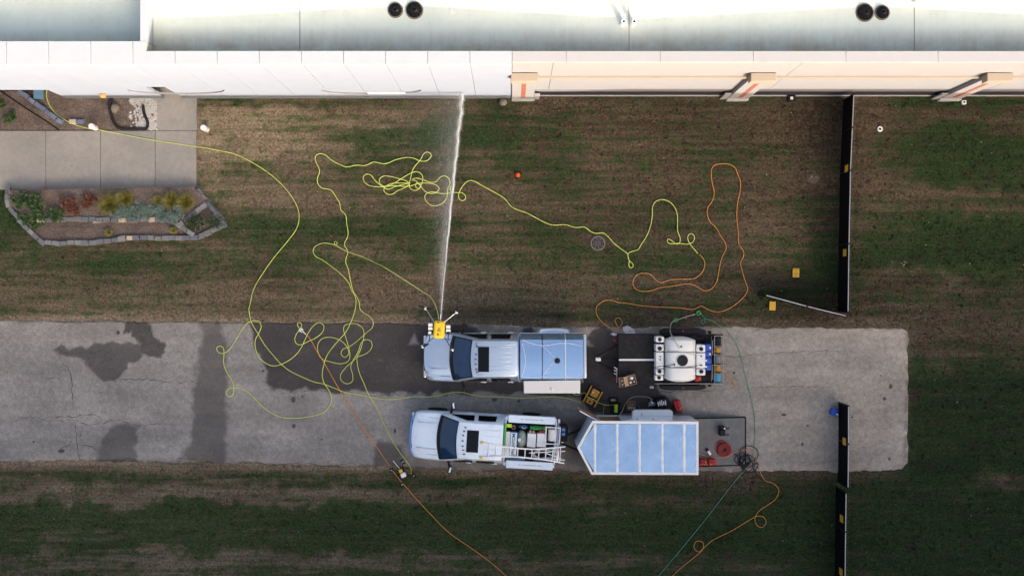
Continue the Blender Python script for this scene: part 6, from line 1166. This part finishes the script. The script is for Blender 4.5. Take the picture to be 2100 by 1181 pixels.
# second drone, on the ground edge
gc = P(ZD[0] + 553 / ZD[2], ZD[1] + 755 / ZD[2], .3); gc.z = .03; t = thing('cleaning_drone', 'small black and yellow drone landed at the lawn edge beside orange hose', 'drone', gc)
def d2(a, b, z=.3): q = P(ZD[0] + a / ZD[2], ZD[1] + b / ZD[2], z); return q.x - gc.x, q.y - gc.y
o = d2(525, 712); MB().box((o[0], o[1], .36), (.15, .14, .12), R(25)).build('battery', M['yellow_plastic'], t, bev=.03); o = d2(568, 785); MB().box((o[0], o[1], .30), (.22, .2, .22), R(25)).build('shell', M['alu_bright'], t, bev=.05, seg=3); MB().box((0, -.02, .16), (.2, .24, .14), R(25)).build('belly', M['black_plastic'], t, bev=.02)
mo = [d2(362, 702), d2(558, 558), d2(748, 800), d2(546, 955)]
drone(t, mo, .24, (.03, .03), .13, [[(.6, 1), (-.7, -1), (-.5, 1)], [(-1, .55), (0, 1), (1, -.5)], [(1, -.6), (.6, -.1), (-.3, .8)], [(-.4, -1), (.25, -1)]], ['black_metal'] * 4, .02, .5)
for s in (-1, 1): MB().tube([(-.25, s * .16, .015), (.25, s * .16, .015)], .014, 6).tube([(0, s * .16, .015), (0, s * .06, .15)], .012, 6).build('landing_skid', M['black_metal'], t, smooth=60)
a = d2(390, 540); b = d2(500, 670); MB().tube([(b[0], b[1], .3), (a[0], a[1], .32)], .014, 6).build('nozzle', M['alu_bright'], t)

# ------------------------------------------------------------------ water jet: droplets from nozzle to wall
def jet():
    p0 = dc + Vector((nz1[0], nz1[1], -.04)); hit = Vector((P(948, 190, 1.2).x, WY - .06, 1.2)); V = []; n = 280000
    u = rng.random(n) ** .75; core = rng.random(n) < .09; ang = rng.uniform(0, 2 * PI, n); sp = np.where(core, .006 + .040 * u ** 1.5, .015 + .12 * u ** 1.8)
    rad = sp * np.abs(rng.normal(0, .6, n))
    ax = np.array(p0)[None] * (1 - u)[:, None] + np.array(hit)[None] * u[:, None]; ax[:, 2] += 1.1 * u * (1 - u)
    wob = .02 * np.sin(u * 37) * u + .015 * np.sin(u * 91 + 1) * u
    x = ax[:, 0] + rad * np.cos(ang) + wob; z = ax[:, 2] + rad * np.sin(ang); y = ax[:, 1]
    m = (~core) & (rng.random(n) < .74); dr = rng.exponential(1., n) * (.03 + 1.15 * u ** 1.6); x = np.where(m, x - dr, x); z = np.where(m, z - rng.random(n) * np.minimum(dr * 1.3, z - .05), z)
    s = np.where(core, rng.uniform(.006, .018, n), rng.uniform(.003, .007, n)); s = np.where(m, rng.uniform(.0016, .0034, n), s); y = y + np.where(m, rng.normal(0, .55, n), 0); ok = y < WY - .05; x, y, z, s = x[ok], y[ok], z[ok], s[ok]; n = len(x)
    c = np.stack([x, y, z], -1); v = np.zeros((n, 4, 3)); d = rng.normal(0, 1, (n, 4, 3)); d /= np.linalg.norm(d, axis=2)[:, :, None]; v = c[:, None, :] + d * s[:, None, None]
    idx = np.arange(n)[:, None] * 4; tri = np.concatenate([idx + np.array([[0, 1, 2]]), idx + np.array([[0, 2, 3]]), idx + np.array([[0, 3, 1]]), idx + np.array([[1, 3, 2]])], 0)
    me = bpy.data.meshes.new('water_jet'); me.vertices.add(4 * n); me.vertices.foreach_set('co', v.reshape(-1)); me.loops.add(tri.size); me.loops.foreach_set('vertex_index', tri.reshape(-1).astype(np.int32))
    me.polygons.add(len(tri)); me.polygons.foreach_set('loop_start', np.arange(0, tri.size, 3, dtype=np.int32)); me.polygons.foreach_set('loop_total', np.full(len(tri), 3, dtype=np.int32)); me.update()
    tag(link('water_jet', me, M['water']), 'white water jet and mist sprayed from the flying drone at the white wall', 'water spray', kind='stuff')
jet()
